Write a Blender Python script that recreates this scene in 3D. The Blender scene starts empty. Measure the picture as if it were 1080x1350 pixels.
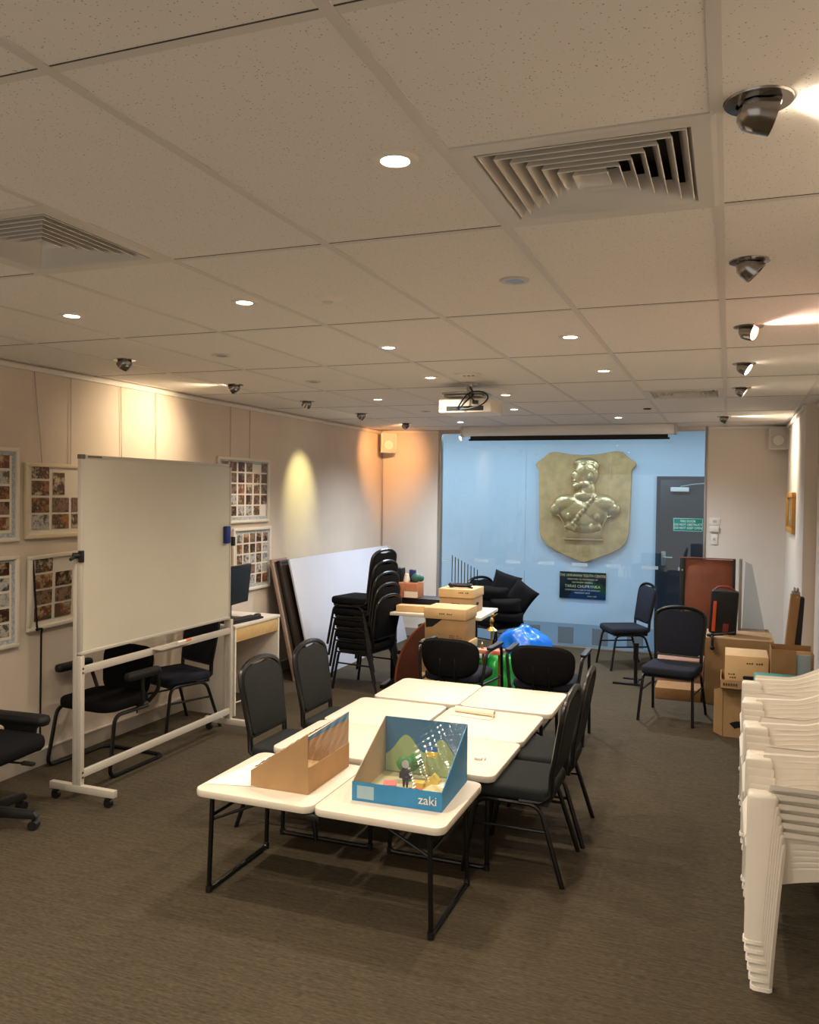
import bpy, bmesh, math, random
from mathutils import Vector, Matrix
random.seed(7)
SC = bpy.context.scene
COL = SC.collection
PI = math.pi

# ------------------------------------------------------------------ camera
YAW, PITCH, ROLL, FPX = 0.362491336, 0.0234609073, 0.0137603155, 1108.80092
def cam_axes():
    cy, sy, cp, sp = math.cos(YAW), math.sin(YAW), math.cos(PITCH), math.sin(PITCH)
    f = Vector((-sy * cp, cy * cp, -sp)); r = Vector((cy, sy, 0)); u = r.cross(f)
    cr, sr = math.cos(ROLL), math.sin(ROLL)
    return f, cr * r + sr * u, -sr * r + cr * u
f_, r_, u_ = cam_axes()
cd = bpy.data.cameras.new('camera'); cam = bpy.data.objects.new('camera', cd); COL.objects.link(cam)
cd.sensor_fit = 'HORIZONTAL'; cd.sensor_width = 36.0; cd.lens = FPX / 1080 * 36.0
cd.clip_start = 0.05; cd.clip_end = 60
CAM_H = 1.87
cam.matrix_world = Matrix(((r_.x, u_.x, -f_.x, 0), (r_.y, u_.y, -f_.y, 0), (r_.z, u_.z, -f_.z, CAM_H), (0, 0, 0, 1)))
SC.camera = cam

# ------------------------------------------------------------------ world, exposure
w = bpy.data.worlds.new('world'); SC.world = w; w.use_nodes = True
w.node_tree.nodes['Background'].inputs[0].default_value = (1.0, 0.93, 0.84, 1)
w.node_tree.nodes['Background'].inputs[1].default_value = 0.8  # ambient fill, enters through the doorway added behind the camera
SC.view_settings.view_transform = 'Standard'; SC.view_settings.look = 'None'
SC.view_settings.exposure = 0.34; SC.view_settings.gamma = 1.0
SC.view_settings.use_curve_mapping = False
P_DOWN = 58.0        # watts of a lit downlight
P_SPOT = 40.0        # watts of a wall-washing spot
P_LOBBY = 19.0
WARM = (1.0, 0.85, 0.66); COOL = (0.62, 0.82, 1.0)

# ------------------------------------------------------------------ materials
def lin(c):
    return tuple((v / 255 / 12.92) if v / 255 <= 0.04045 else ((v / 255 + 0.055) / 1.055) ** 2.4 for v in c)
MATS = {}
def mat(name, rgb, rough=0.6, metal=0.0, var=0.0, scale=20.0, bump=0.0, bscale=200.0, spec=0.5, stretch=(1, 1, 1), emit=None, estr=0.0, alpha=None, sheen=0.0, rgb2=None, coat=0.0):
    if name in MATS: return MATS[name]
    m = bpy.data.materials.new(name); m.use_nodes = True; nt = m.node_tree; b = nt.nodes['Principled BSDF']
    c = lin(rgb); b.inputs['Base Color'].default_value = (*c, 1)
    b.inputs['Roughness'].default_value = rough; b.inputs['Metallic'].default_value = metal
    b.inputs['Specular IOR Level'].default_value = spec
    if sheen: b.inputs['Sheen Weight'].default_value = sheen
    if coat: b.inputs['Coat Weight'].default_value = coat
    tc = nt.nodes.new('ShaderNodeTexCoord'); mp = nt.nodes.new('ShaderNodeMapping'); mp.inputs['Scale'].default_value = stretch
    nt.links.new(tc.outputs['Object'], mp.inputs[0])
    if var or rgb2:
        n = nt.nodes.new('ShaderNodeTexNoise'); n.inputs['Scale'].default_value = scale; n.inputs['Detail'].default_value = 4
        nt.links.new(mp.outputs[0], n.inputs['Vector'])
        r = nt.nodes.new('ShaderNodeValToRGB'); e = r.color_ramp.elements
        e[0].position = 0.35; e[1].position = 0.65
        c2 = lin(rgb2) if rgb2 else tuple(min(1, v * (1 + var)) for v in c)
        c1 = c if rgb2 else tuple(v * (1 - var) for v in c)
        e[0].color = (*c1, 1); e[1].color = (*c2, 1)
        nt.links.new(n.outputs['Fac'], r.inputs[0]); nt.links.new(r.outputs[0], b.inputs['Base Color'])
    if bump:
        n2 = nt.nodes.new('ShaderNodeTexNoise'); n2.inputs['Scale'].default_value = bscale; n2.inputs['Detail'].default_value = 3
        nt.links.new(mp.outputs[0], n2.inputs['Vector'])
        bp = nt.nodes.new('ShaderNodeBump'); bp.inputs['Strength'].default_value = bump; bp.inputs['Distance'].default_value = 0.01
        nt.links.new(n2.outputs['Fac'], bp.inputs['Height']); nt.links.new(bp.outputs[0], b.inputs['Normal'])
    if emit:
        b.inputs['Emission Color'].default_value = (*emit, 1); b.inputs['Emission Strength'].default_value = estr
    if alpha is not None: b.inputs['Alpha'].default_value = alpha
    MATS[name] = m
    return m

def glass_mat(name, tint=(0.93, 0.97, 1.0), rough=0.0, ior=1.5, milk=0.0):
    m = bpy.data.materials.new(name); m.use_nodes = True; nt = m.node_tree; nt.nodes.clear()
    out = nt.nodes.new('ShaderNodeOutputMaterial'); mix = nt.nodes.new('ShaderNodeMixShader')
    tr = nt.nodes.new('ShaderNodeBsdfTransparent'); tr.inputs[0].default_value = (*tint, 1)
    gl = nt.nodes.new('ShaderNodeBsdfGlossy'); gl.inputs['Roughness'].default_value = rough
    fr = nt.nodes.new('ShaderNodeFresnel'); fr.inputs[0].default_value = ior
    nt.links.new(fr.outputs[0], mix.inputs[0]); nt.links.new(tr.outputs[0], mix.inputs[1]); nt.links.new(gl.outputs[0], mix.inputs[2])
    last = mix
    if milk:
        m2 = nt.nodes.new('ShaderNodeMixShader'); m2.inputs[0].default_value = milk
        df = nt.nodes.new('ShaderNodeBsdfDiffuse'); df.inputs[0].default_value = (0.8, 0.85, 0.9, 1)
        nt.links.new(mix.outputs[0], m2.inputs[1]); nt.links.new(df.outputs[0], m2.inputs[2]); last = m2
    nt.links.new(last.outputs[0], out.inputs[0]); MATS[name] = m
    return m

def carpet_mat():
    m = bpy.data.materials.new('brown_ribbed_carpet'); m.use_nodes = True; nt = m.node_tree; b = nt.nodes['Principled BSDF']
    tc = nt.nodes.new('ShaderNodeTexCoord')
    def noise(sc, st, det=3):
        mp = nt.nodes.new('ShaderNodeMapping'); mp.inputs['Scale'].default_value = st
        n = nt.nodes.new('ShaderNodeTexNoise'); n.inputs['Scale'].default_value = sc; n.inputs['Detail'].default_value = det
        nt.links.new(tc.outputs['Object'], mp.inputs[0]); nt.links.new(mp.outputs[0], n.inputs[0]); return n
    a = noise(1.0, (34, 210, 1)); c = noise(1.0, (6, 85, 1)); d = noise(380, (1, 1, 1), 2); g = noise(0.9, (1, 1, 1), 2)
    def mth(op, x, y):
        k = nt.nodes.new('ShaderNodeMath'); k.operation = op
        for i, v in enumerate((x, y)):
            if isinstance(v, (int, float)): k.inputs[i].default_value = v
            else: nt.links.new(v, k.inputs[i])
        return k.outputs[0]
    s = mth('ADD', mth('MULTIPLY', a.outputs['Fac'], 0.5), mth('ADD', mth('MULTIPLY', c.outputs['Fac'], 0.32), mth('ADD', mth('MULTIPLY', d.outputs['Fac'], 0.08), mth('MULTIPLY', g.outputs['Fac'], 0.1))))
    r = nt.nodes.new('ShaderNodeValToRGB'); e = r.color_ramp.elements
    e[0].position = 0.38; e[1].position = 0.62
    e[0].color = (*lin((53, 47, 38)), 1); e[1].color = (*lin((82, 73, 58)), 1)
    nt.links.new(s, r.inputs[0]); nt.links.new(r.outputs[0], b.inputs['Base Color'])
    b.inputs['Roughness'].default_value = 0.95; b.inputs['Specular IOR Level'].default_value = 0.15
    bp = nt.nodes.new('ShaderNodeBump'); bp.inputs['Strength'].default_value = 0.5; bp.inputs['Distance'].default_value = 0.004
    nt.links.new(s, bp.inputs['Height']); nt.links.new(bp.outputs[0], b.inputs['Normal'])
    return m

def tile_mat():
    m = bpy.data.materials.new('pitted_ceiling_tile'); m.use_nodes = True; nt = m.node_tree; b = nt.nodes['Principled BSDF']
    tc = nt.nodes.new('ShaderNodeTexCoord')
    v = nt.nodes.new('ShaderNodeTexVoronoi'); v.inputs['Scale'].default_value = 95; v.inputs['Randomness'].default_value = 1.0
    nt.links.new(tc.outputs['Object'], v.inputs['Vector'])
    n = nt.nodes.new('ShaderNodeTexNoise'); n.inputs['Scale'].default_value = 60; n.inputs['Detail'].default_value = 2
    nt.links.new(tc.outputs['Object'], n.inputs[0])
    k = nt.nodes.new('ShaderNodeMath'); k.operation = 'MULTIPLY'
    # pits only where the noise is high, so they lie irregularly
    k.inputs[1].default_value = 0.30; nt.links.new(n.outputs['Fac'], k.inputs[0])
    c = nt.nodes.new('ShaderNodeMath'); c.operation = 'LESS_THAN'
    nt.links.new(v.outputs['Distance'], c.inputs[0]); nt.links.new(k.outputs[0], c.inputs[1])
    mx = nt.nodes.new('ShaderNodeMix'); mx.data_type = 'RGBA'
    mx.inputs[6].default_value = (*lin((226, 222, 216)), 1); mx.inputs[7].default_value = (*lin((170, 162, 150)), 1)
    nt.links.new(c.outputs[0], mx.inputs[0]); nt.links.new(mx.outputs[2], b.inputs['Base Color'])
    b.inputs['Roughness'].default_value = 0.9; b.inputs['Specular IOR Level'].default_value = 0.2
    return m

def photo_mat(name, cols, scale):
    m = bpy.data.materials.new(name); m.use_nodes = True; nt = m.node_tree; b = nt.nodes['Principled BSDF']
    oi = nt.nodes.new('ShaderNodeObjectInfo'); tc = nt.nodes.new('ShaderNodeTexCoord')
    n = nt.nodes.new('ShaderNodeTexNoise'); n.noise_dimensions = '4D'; n.inputs['Scale'].default_value = scale; n.inputs['Detail'].default_value = 5; n.inputs['Roughness'].default_value = 0.75
    k = nt.nodes.new('ShaderNodeMath'); k.operation = 'MULTIPLY'; k.inputs[1].default_value = 60
    nt.links.new(oi.outputs['Random'], k.inputs[0]); nt.links.new(k.outputs[0], n.inputs['W']); nt.links.new(tc.outputs['Object'], n.inputs['Vector'])
    r = nt.nodes.new('ShaderNodeValToRGB'); r.color_ramp.interpolation = 'LINEAR'
    ps = [0.30 + 0.40 * i / (len(cols) - 1) for i in range(len(cols))]
    e = r.color_ramp.elements
    e[0].position = ps[0]; e[1].position = ps[-1]; e[0].color = (*lin(cols[0]), 1); e[1].color = (*lin(cols[-1]), 1)
    for p, cc in list(zip(ps, cols))[1:-1]:
        q = e.new(p); q.color = (*lin(cc), 1)
    nt.links.new(n.outputs['Fac'], r.inputs[0]); nt.links.new(r.outputs[0], b.inputs['Base Color'])
    b.inputs['Roughness'].default_value = 0.35
    return m

M_CARPET = carpet_mat(); M_TILE = tile_mat()
M_GRID = mat('painted_ceiling_bar', (206, 201, 194), 0.5)
M_TILE_SHADE = mat('painted_tile_edge_shade', (70, 64, 56), 0.9)
M_WALL = mat('beige_fabric_wall', (214, 201, 186), 0.85, var=0.03, scale=3, bump=0.15, bscale=400, spec=0.2)
M_WALLP = mat('painted_wall', (216, 206, 194), 0.7, var=0.02, scale=2, spec=0.3)
M_SKIRT = mat('grey_skirting', (156, 148, 136), 0.5)
M_WHITEP = mat('white_trim_paint', (225, 218, 208), 0.45)
M_BLACKM = mat('black_tube_metal', (16, 16, 18), 0.3, metal=0.3, spec=0.6)
M_BLACKP = mat('black_plastic', (18, 18, 19), 0.5, spec=0.4)
M_FAB = mat('charcoal_fabric', (40, 42, 43), 0.95, var=0.25, scale=260, bump=0.4, bscale=500, spec=0.12)
M_FABB = mat('black_fabric', (20, 20, 22), 0.95, var=0.25, scale=200, bump=0.3, bscale=500, spec=0.1)
M_FABN = mat('dark_navy_fabric', (36, 39, 50), 0.95, var=0.2, scale=200, bump=0.3, bscale=500, spec=0.15)
M_TABLE = mat('cream_moulded_plastic', (216, 207, 192), 0.42, var=0.015, scale=6, bump=0.12, bscale=260)
M_WPLAST = mat('white_moulded_plastic', (222, 216, 206), 0.38, var=0.02, scale=5)
M_WB = mat('whiteboard_surface', (192, 188, 174), 0.22, var=0.03, scale=1.6, spec=0.5)
M_WBF = mat('pale_powder_coated_steel', (190, 184, 174), 0.4, metal=0.15)
M_ALU = mat('brushed_aluminium', (170, 165, 158), 0.35, metal=0.8)
M_CHROME = mat('satin_chrome', (150, 146, 142), 0.22, metal=1.0)
M_CARD = mat('brown_cardboard', (168, 134, 94), 0.85, var=0.06, scale=8, bump=0.08, bscale=60)
M_CARDD = mat('dark_brown_cardboard', (140, 104, 66), 0.85, var=0.08, scale=8)
M_CARDL = mat('light_archive_cardboard', (206, 172, 126), 0.8, var=0.05, scale=8)
M_PRINT = mat('brown_box_print', (88, 62, 42), 0.8)
M_BLUEB = mat('blue_printed_card', (46, 130, 182), 0.5, var=0.1, scale=5)
M_BLUED = mat('deep_blue_card', (44, 112, 158), 0.5, var=0.08, scale=5)
M_HILL = mat('pale_green_paper', (160, 182, 128), 0.8)
M_DIFF = mat('diffuser_white_metal', (205, 201, 194), 0.45)
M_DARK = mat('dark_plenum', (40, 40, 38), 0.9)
M_GLASS = glass_mat('clear_glass')
M_CELLO = glass_mat('crinkled_cellophane', (0.98, 0.98, 0.98), 0.08, 1.35, 0.025)
M_SHEET = glass_mat('dusty_acrylic_sheet', (0.80, 0.84, 0.84), 0.2, 1.5, 0.25)
M_LAMPW = mat('warm_lamp_face', (255, 240, 215), 0.5, emit=(1.0, 0.82, 0.6), estr=22)
M_LAMPR = mat('reddish_lamp_face', (255, 190, 170), 0.5, emit=(1.0, 0.42, 0.30), estr=8)
M_LAMPC = mat('cool_lamp_face', (240, 250, 255), 0.5, emit=(0.75, 0.9, 1.0), estr=22)
M_LAMPO = mat('unlit_lamp_face', (150, 165, 180), 0.2)
M_LOBW = mat('lobby_white_wall', (200, 208, 214), 0.6, var=0.02, scale=1)
M_LOBF = mat('lobby_grey_floor', (120, 130, 140), 0.5)
M_NAVY = mat('dark_door_paint', (38, 42, 50), 0.5)
M_GOLD = mat('gilt_shield_plaster', (204, 160, 104), 0.85, metal=0.0, var=0.12, scale=9, bump=0.3, bscale=40)
M_BRONZE = mat('polished_brass_relief', (206, 170, 118), 0.28, metal=0.6, bump=0.5, bscale=24)
M_WOODR = mat('reddish_brown_board', (118, 58, 28), 0.6, var=0.12, scale=7)
M_WOODL = mat('light_oak_veneer', (205, 172, 118), 0.5, var=0.08, scale=6, stretch=(1, 8, 8))
M_FROST = mat('grey_frosted_film', (92, 104, 114), 0.7, alpha=0.8); M_FROSTL = mat('pale_frosted_film', (176, 190, 200), 0.7, alpha=0.5)
PH = [photo_mat('printed_photo_a', [(20, 18, 16), (60, 40, 30), (150, 120, 100), (40, 50, 34), (210, 200, 180)], 9),
      photo_mat('printed_photo_b', [(26, 30, 22), (70, 84, 56), (120, 60, 40), (190, 170, 140), (30, 26, 24)], 9),
      photo_mat('printed_photo_c', [(14, 14, 16), (90, 40, 30), (30, 28, 26), (170, 140, 110), (220, 214, 200)], 11),
      photo_mat('printed_photo_d', [(90, 50, 34), (170, 120, 80), (50, 36, 30), (210, 190, 160), (60, 50, 60)], 8),
      photo_mat('printed_photo_e', [(30, 34, 50), (90, 96, 110), (200, 196, 190), (60, 56, 52), (150, 140, 130)], 10)]

# ------------------------------------------------------------------ mesh helpers
def fillet(pts, r, n=5, closed=False):
    P = [Vector(p) for p in pts]; out = []
    N = len(P)
    for i in range(N):
        if not closed and i in (0, N - 1): out.append(P[i]); continue
        a, b, c = P[i - 1], P[i], P[(i + 1) % N]
        d1, d2 = (a - b), (c - b); l1, l2 = d1.length, d2.length
        rr = min(r, l1 * 0.49, l2 * 0.49); d1.normalize(); d2.normalize()
        s, e = b + d1 * rr, b + d2 * rr
        for k in range(n + 1):
            t = k / n; out.append(s * (1 - t) ** 2 + b * 2 * t * (1 - t) + e * t ** 2)
    return out

class MB:
    def __init__(self): self.bm = bmesh.new(); self.mi = 0
    def _join(self, tmp, M=None):
        if M is not None: bmesh.ops.transform(tmp, matrix=M, verts=tmp.verts)
        for f in tmp.faces: f.material_index = self.mi
        me = bpy.data.meshes.new('t'); tmp.to_mesh(me); tmp.free(); self.bm.from_mesh(me); bpy.data.meshes.remove(me)
        return self
    def box(self, x0, x1, y0, y1, z0, z1, bev=0.0, M=None, seg=2):
        t = bmesh.new(); bmesh.ops.create_cube(t, size=1.0)
        for v in t.verts: v.co = Vector(((x0 + x1) / 2 + v.co.x * (x1 - x0), (y0 + y1) / 2 + v.co.y * (y1 - y0), (z0 + z1) / 2 + v.co.z * (z1 - z0)))
        if bev: bmesh.ops.bevel(t, geom=list(t.edges), offset=bev, segments=seg, profile=0.5, affect='EDGES')
        return self._join(t, M)
    def tube(self, pts, r, n=8, closed=False, caps=True, M=None, r2=None):
        P = [Vector(p) for p in pts]; N = len(P); t = bmesh.new(); rings = []
        def tan(i):
            if closed: return (P[(i + 1) % N] - P[i - 1]).normalized()
            if i == 0: return (P[1] - P[0]).normalized()
            if i == N - 1: return (P[-1] - P[-2]).normalized()
            return (P[i + 1] - P[i - 1]).normalized()
        d = tan(0); up = Vector((0, 0, 1)) if abs(d.z) < 0.9 else Vector((1, 0, 0)); a = d.cross(up).normalized()
        for i in range(N):
            d = tan(i); a = (a - d * a.dot(d)).normalized(); b = d.cross(a)
            rr = r if r2 is None else r + (r2 - r) * i / (N - 1)
            rings.append([t.verts.new(P[i] + (a * math.cos(2 * PI * k / n) + b * math.sin(2 * PI * k / n)) * rr) for k in range(n)])
        for i in range(N if closed else N - 1):
            A, B = rings[i], rings[(i + 1) % N]
            for k in range(n): t.faces.new((A[k], A[(k + 1) % n], B[(k + 1) % n], B[k]))
        if caps and not closed: t.faces.new(rings[0][::-1]); t.faces.new(rings[-1])
        bmesh.ops.recalc_face_normals(t, faces=t.faces)
        return self._join(t, M)
    def cyl(self, p0, p1, r, n=20, r2=None, M=None): return self.tube([p0, p1], r, n, M=M, r2=r2)
    def lathe(self, prof, c=(0, 0, 0), n=24, M=None):
        t = bmesh.new(); rings = []
        for (r, z) in prof:
            if r < 1e-6: rings.append([t.verts.new((c[0], c[1], c[2] + z))])
            else: rings.append([t.verts.new((c[0] + r * math.cos(2 * PI * k / n), c[1] + r * math.sin(2 * PI * k / n), c[2] + z)) for k in range(n)])
        for A, B in zip(rings, rings[1:]):
            for k in range(n):
                q = [A[k % len(A)], A[(k + 1) % len(A)], B[(k + 1) % len(B)], B[k % len(B)]]
                q = list(dict.fromkeys(q))
                if len(q) > 2: t.faces.new(q)
        bmesh.ops.recalc_face_normals(t, faces=t.faces)
        return self._join(t, M)
    def prism(self, poly, h0, h1, plane='xy', bev=0.0, M=None, seg=2):
        def P(a, b, h):
            return {'xy': (a, b, h), 'xz': (a, h, b), 'yz': (h, a, b)}[plane]
        t = bmesh.new(); A = [t.verts.new(P(a, b, h0)) for a, b in poly]; B = [t.verts.new(P(a, b, h1)) for a, b in poly]
        fa = t.faces.new(A); fb = t.faces.new(B[::-1]); n = len(poly)
        for k in range(n): t.faces.new((A[k], B[k], B[(k + 1) % n], A[(k + 1) % n]))
        bmesh.ops.recalc_face_normals(t, faces=t.faces)
        if bev:
            ed = set(fa.edges) | set(fb.edges)
            bmesh.ops.bevel(t, geom=list(ed), offset=bev, segments=seg, profile=0.5, affect='EDGES')
        if n > 4: bmesh.ops.triangulate(t, faces=[f for f in t.faces if len(f.verts) > 4])
        return self._join(t, M)
    def ball(self, c, r, s=(1, 1, 1), sub=3, M=None):
        t = bmesh.new(); bmesh.ops.create_icosphere(t, subdivisions=sub, radius=r)
        for v in t.verts: v.co = Vector((c[0] + v.co.x * s[0], c[1] + v.co.y * s[1], c[2] + v.co.z * s[2]))
        return self._join(t, M)
    def quad(self, *pts):
        f = self.bm.faces.new([self.bm.verts.new(p) for p in pts]); f.material_index = self.mi; return self
    def grid(self, fn, nu, nv, thick=0.0, closed_u=False):
        """surface from fn(u,v) in 0..1; thick gives it a back along the normals"""
        t = bmesh.new(); V = [[t.verts.new(fn(i / nu, j / nv)) for j in range(nv + 1)] for i in range(nu + (0 if closed_u else 1))]
        L = len(V)
        for i in range(nu):
            for j in range(nv): t.faces.new((V[i][j], V[(i + 1) % L][j], V[(i + 1) % L][j + 1], V[i][j + 1]))
        if thick:
            t.normal_update()
            bmesh.ops.solidify(t, geom=list(t.faces), thickness=thick)
        bmesh.ops.recalc_face_normals(t, faces=t.faces)
        return self._join(t)
    def build(self, name, mats, parent=None, smooth=True, loc=None, ang=38):
        bm = self.bm
        bm.normal_update()
        if smooth:
            for f in bm.faces: f.smooth = True
            ca = math.radians(ang)
            for e in bm.edges:
                if len(e.link_faces) == 2: e.smooth = e.calc_face_angle(0) < ca
                else: e.smooth = False
        me = bpy.data.meshes.new(name); bm.to_mesh(me); bm.free()
        for m in (mats if isinstance(mats, (list, tuple)) else [mats]): me.materials.append(m)
        o = bpy.data.objects.new(name, me); COL.objects.link(o)
        if parent: o.parent = parent
        if loc: o.location = loc
        return o

def rrect(x0, x1, y0, y1, r, n=5):
    out = []
    for cx, cy, a0 in ((x1 - r, y1 - r, 0), (x0 + r, y1 - r, 90), (x0 + r, y0 + r, 180), (x1 - r, y0 + r, 270)):
        for k in range(n + 1):
            a = math.radians(a0 + 90 * k / n); out.append((cx + r * math.cos(a), cy + r * math.sin(a)))
    return out

def thing(name, label, cat, loc=(0, 0, 0), rz=0.0, group=None):
    o = bpy.data.objects.new(name, None); COL.objects.link(o); o.empty_display_size = 0.1
    o.location = loc; o.rotation_euler = (0, 0, rz); o['label'] = label; o['category'] = cat
    if group: o['group'] = group
    return o
def tag(o, label, cat, group=None):
    o['label'] = label; o['category'] = cat
    if group: o['group'] = group
    return o
def struct(o): o['kind'] = 'structure'; return o
def dup(root, loc, rz, label, group=None):
    r = root.copy(); COL.objects.link(r); r.location = loc; r.rotation_euler = (root.rotation_euler[0], root.rotation_euler[1], rz); r['label'] = label
    if group: r['group'] = group
    for ch in list(root.children):
        c = ch.copy(); COL.objects.link(c); c.parent = r
        for g in ch.children:
            d = g.copy(); COL.objects.link(d); d.parent = c
    return r
def text(name, body, size, m, parent, loc, rot, depth=0.001, align='CENTER', sx=1.0):
    cu = bpy.data.curves.new(name, 'FONT'); cu.body = body; cu.size = size; cu.extrude = depth; cu.align_x = align; cu.align_y = 'CENTER'; cu.resolution_u = 3
    t = bpy.data.objects.new(name + '_c', cu); COL.objects.link(t)
    bpy.context.view_layer.update()
    dg = bpy.context.evaluated_depsgraph_get()
    me = bpy.data.meshes.new_from_object(t.evaluated_get(dg)); bpy.data.objects.remove(t); bpy.data.curves.remove(cu)
    me.materials.clear(); me.materials.append(m)
    o = bpy.data.objects.new(name, me); COL.objects.link(o); o.parent = parent; o.location = loc; o.rotation_euler = rot; o.scale = (sx, 1, 1)
    return o
def spot_light(name, parent, loc, target, power, col, size, blend=0.6, rad=0.03):
    l = bpy.data.lights.new(name, 'SPOT'); l.energy = power; l.color = col; l.spot_size = math.radians(size); l.spot_blend = 1.0 if size < 120 else blend; l.shadow_soft_size = rad
    o = bpy.data.objects.new(name, l); COL.objects.link(o); o.parent = parent; o.location = loc
    d = Vector(target) - Vector(loc); o.rotation_euler = d.to_track_quat('-Z', 'Y').to_euler()
    return o

# ------------------------------------------------------------------ room shell
XL, XR, XR2, YB, CH, YF = -4.29, 0.60, 0.70, 10.25, 2.674, -1.6
YN = 7.9     # where the right wall steps
ob = MB(); ob.quad((XL, YF, 0), (XR2, YF, 0), (XR2, YB + .06, 0), (XL, YB + .06, 0)); struct(ob.build('floor', M_CARPET, smooth=False))
# ceiling: lay-in tiles of 0.6 x 1.2 m in a bar grid, with openings for the diffusers
VENTS = [(-0.641, 1.882), (-2.441, 1.882), (-0.641, 6.682)]
GX = [-0.041 + 0.6 * k for k in range(-8, 3)]; GY = [1.282 + 1.2 * r for r in range(-3, 9)]
ob = MB()
xs = [XL] + [x for x in GX if XL < x < XR2] + [XR2]; ys = [YF] + [y for y in GY if YF < y < YB] + [YB]
for i in range(len(xs) - 1):
    for j in range(len(ys) - 1):
        x0, x1, y0, y1 = xs[i], xs[i + 1], ys[j], ys[j + 1]
        hole = [v for v in VENTS if abs(v[0] - x0) < .02 and y0 - .02 < v[1] < y1]
        if hole: y1 = hole[0][1]
        ob.box(x0 + .002, x1 - .002, y0 + .003, y1 - .003, CH - .001, CH + .015)
struct(ob.build('ceiling', M_TILE, smooth=False))
ob = MB()
for x in GX:
    if XL < x < XR2: ob.box(x - .013, x + .013, YF, YB, CH - .004, CH + .02)
for y in GY:
    if YF < y < YB: ob.box(XL, XR2, y - .011, y + .011, CH - .003, CH + .02)
struct(ob.build('trim_1', M_GRID, smooth=False))
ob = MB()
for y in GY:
    if YF < y < YB: ob.box(XL, XR2, y - .0140, y - .0112, CH - .0022, CH + .02)  # dark strip colours in the shade along each tile edge
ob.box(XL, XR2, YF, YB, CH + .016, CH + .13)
o = ob.build('tile_shade_strips', M_TILE_SHADE, smooth=False); struct(o)
# the slab above must be open where the diffusers reach up into it
bm = bmesh.new(); bm.from_mesh(o.data)
bmesh.ops.delete(bm, geom=[v for v in bm.verts if v.co.z > CH + .1 or (abs(v.co.z - CH - .016) < 1e-4)], context='VERTS'); bm.to_mesh(o.data); bm.free()
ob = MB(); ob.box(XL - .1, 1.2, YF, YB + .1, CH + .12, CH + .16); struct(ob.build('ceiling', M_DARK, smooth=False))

def wallbox(name, x0, x1, y0, y1, z0, z1, m, bev=0): ob = MB(); ob.box(x0, x1, y0, y1, z0, z1, bev); return struct(ob.build(name, m, smooth=False))
wallbox('wall_left', XL - .1, XL, YF, YB + .1, 0, CH + .12, M_WALL)
wallbox('wall_right', XR2, XR2 + .1, YF, YN, 0, CH + .12, M_WALLP)
wallbox('wall_right', XR, XR2 + .1, YN, YB + .1, 0, CH + .12, M_WALLP)
wallbox('wall_front', XL - .1, -3.6, YF - .1, YF, 0, CH + .12, M_WALLP)      # wide doorway added behind the camera so world light brightens the ceiling
wallbox('wall_front', 0.2, XR2 + .1, YF - .1, YF, 0, CH + .12, M_WALLP)
wallbox('wall_front', -3.6, 0.2, YF - .1, YF, 2.4, CH + .12, M_WALLP)
wallbox('wall_back', XL, -3.50, YB, YB + .1, 0, CH + .12, M_WALLP)
wallbox('wall_back', -0.235, XR, YB, YB + .1, 0, CH + .12, M_WALLP)
ob = MB(); ob.box(XL, XL + .014, YF, YB, 0, .105, .003); ob.mi = 1; ob.box(XL, XL + .018, YF, YB, .105, .114); struct(ob.build('baseboard_left', [M_SKIRT, M_WHITEP], smooth=False))
wallbox('baseboard_right', XR2 - .014, XR2, YF, YN, 0, .105, M_SKIRT)
wallbox('baseboard_back', -0.235, XR, YB - .014, YB, 0, .105, M_SKIRT)
wallbox('baseboard_back', XL, -3.5, YB - .014, YB, 0, .105, M_SKIRT)
# picture rail at the ceiling edge
ob = MB(); ob.box(XL, XL + .022, YF, YB, CH - .045, CH - .012, .003); struct(ob.build('trim_3', M_WHITEP))
ob = MB(); ob.box(XR - .022, XR, YN, YB, CH - .05, CH - .012, .003); ob.box(XR2 - .022, XR2, YF, YN, CH - .05, CH - .012, .003); struct(ob.build('trim_4', M_WHITEP))
ob = MB(); ob.box(XL, -3.5, YB - .02, YB, CH - .035, CH - .01); ob.box(-.235, XR, YB - .02, YB, CH - .035, CH - .01); struct(ob.build('trim_5', M_WHITEP))

# ---- glazed wall
def mull(name, *a): ob = MB(); ob.box(*a, .003); return struct(ob.build(name, M_ALU))
mull('window_frame', -3.50, -3.455, YB - .01, YB + .07, 0, CH)
mull('window_frame', -0.265, -0.235, YB - .01, YB + .07, 0, CH)
mull('window_frame', -3.455, -0.265, YB - .01, YB + .07, CH - .05, CH + .1)
mull('window_frame', -3.455, -0.265, YB - .01, YB + .07, 0, .025)
for k, (a, b) in enumerate(((-3.455, -2.362), (-2.356, -1.335), (-1.329, -0.265))):
    ob = MB(); ob.box(a, b, YB + .02, YB + .032, .025, CH - .05); struct(ob.build('window_%d' % (k + 1), M_GLASS, smooth=False))
for k in range(8):
    x = -3.42 + .412 * k
    if x + .19 < -.27:
        ob = MB(); ob.box(x, x + .19, YB + .0185, YB + .0195, 1.0, 1.04); o = struct(ob.build('window_film_strip', M_FROSTL, smooth=False))
    if x + .19 < -.27:
        ob = MB(); ob.box(x + .26, x + .45, YB + .0185, YB + .0195, .05, .25) if x + .45 < -.27 else ob.box(x, x + .01, YB + .0185, YB + .0195, .05, .06)
        if x + .45 < -.27: struct(ob.build('window_film_square', M_FROST, smooth=False))
        else: ob.bm.free()

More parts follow.
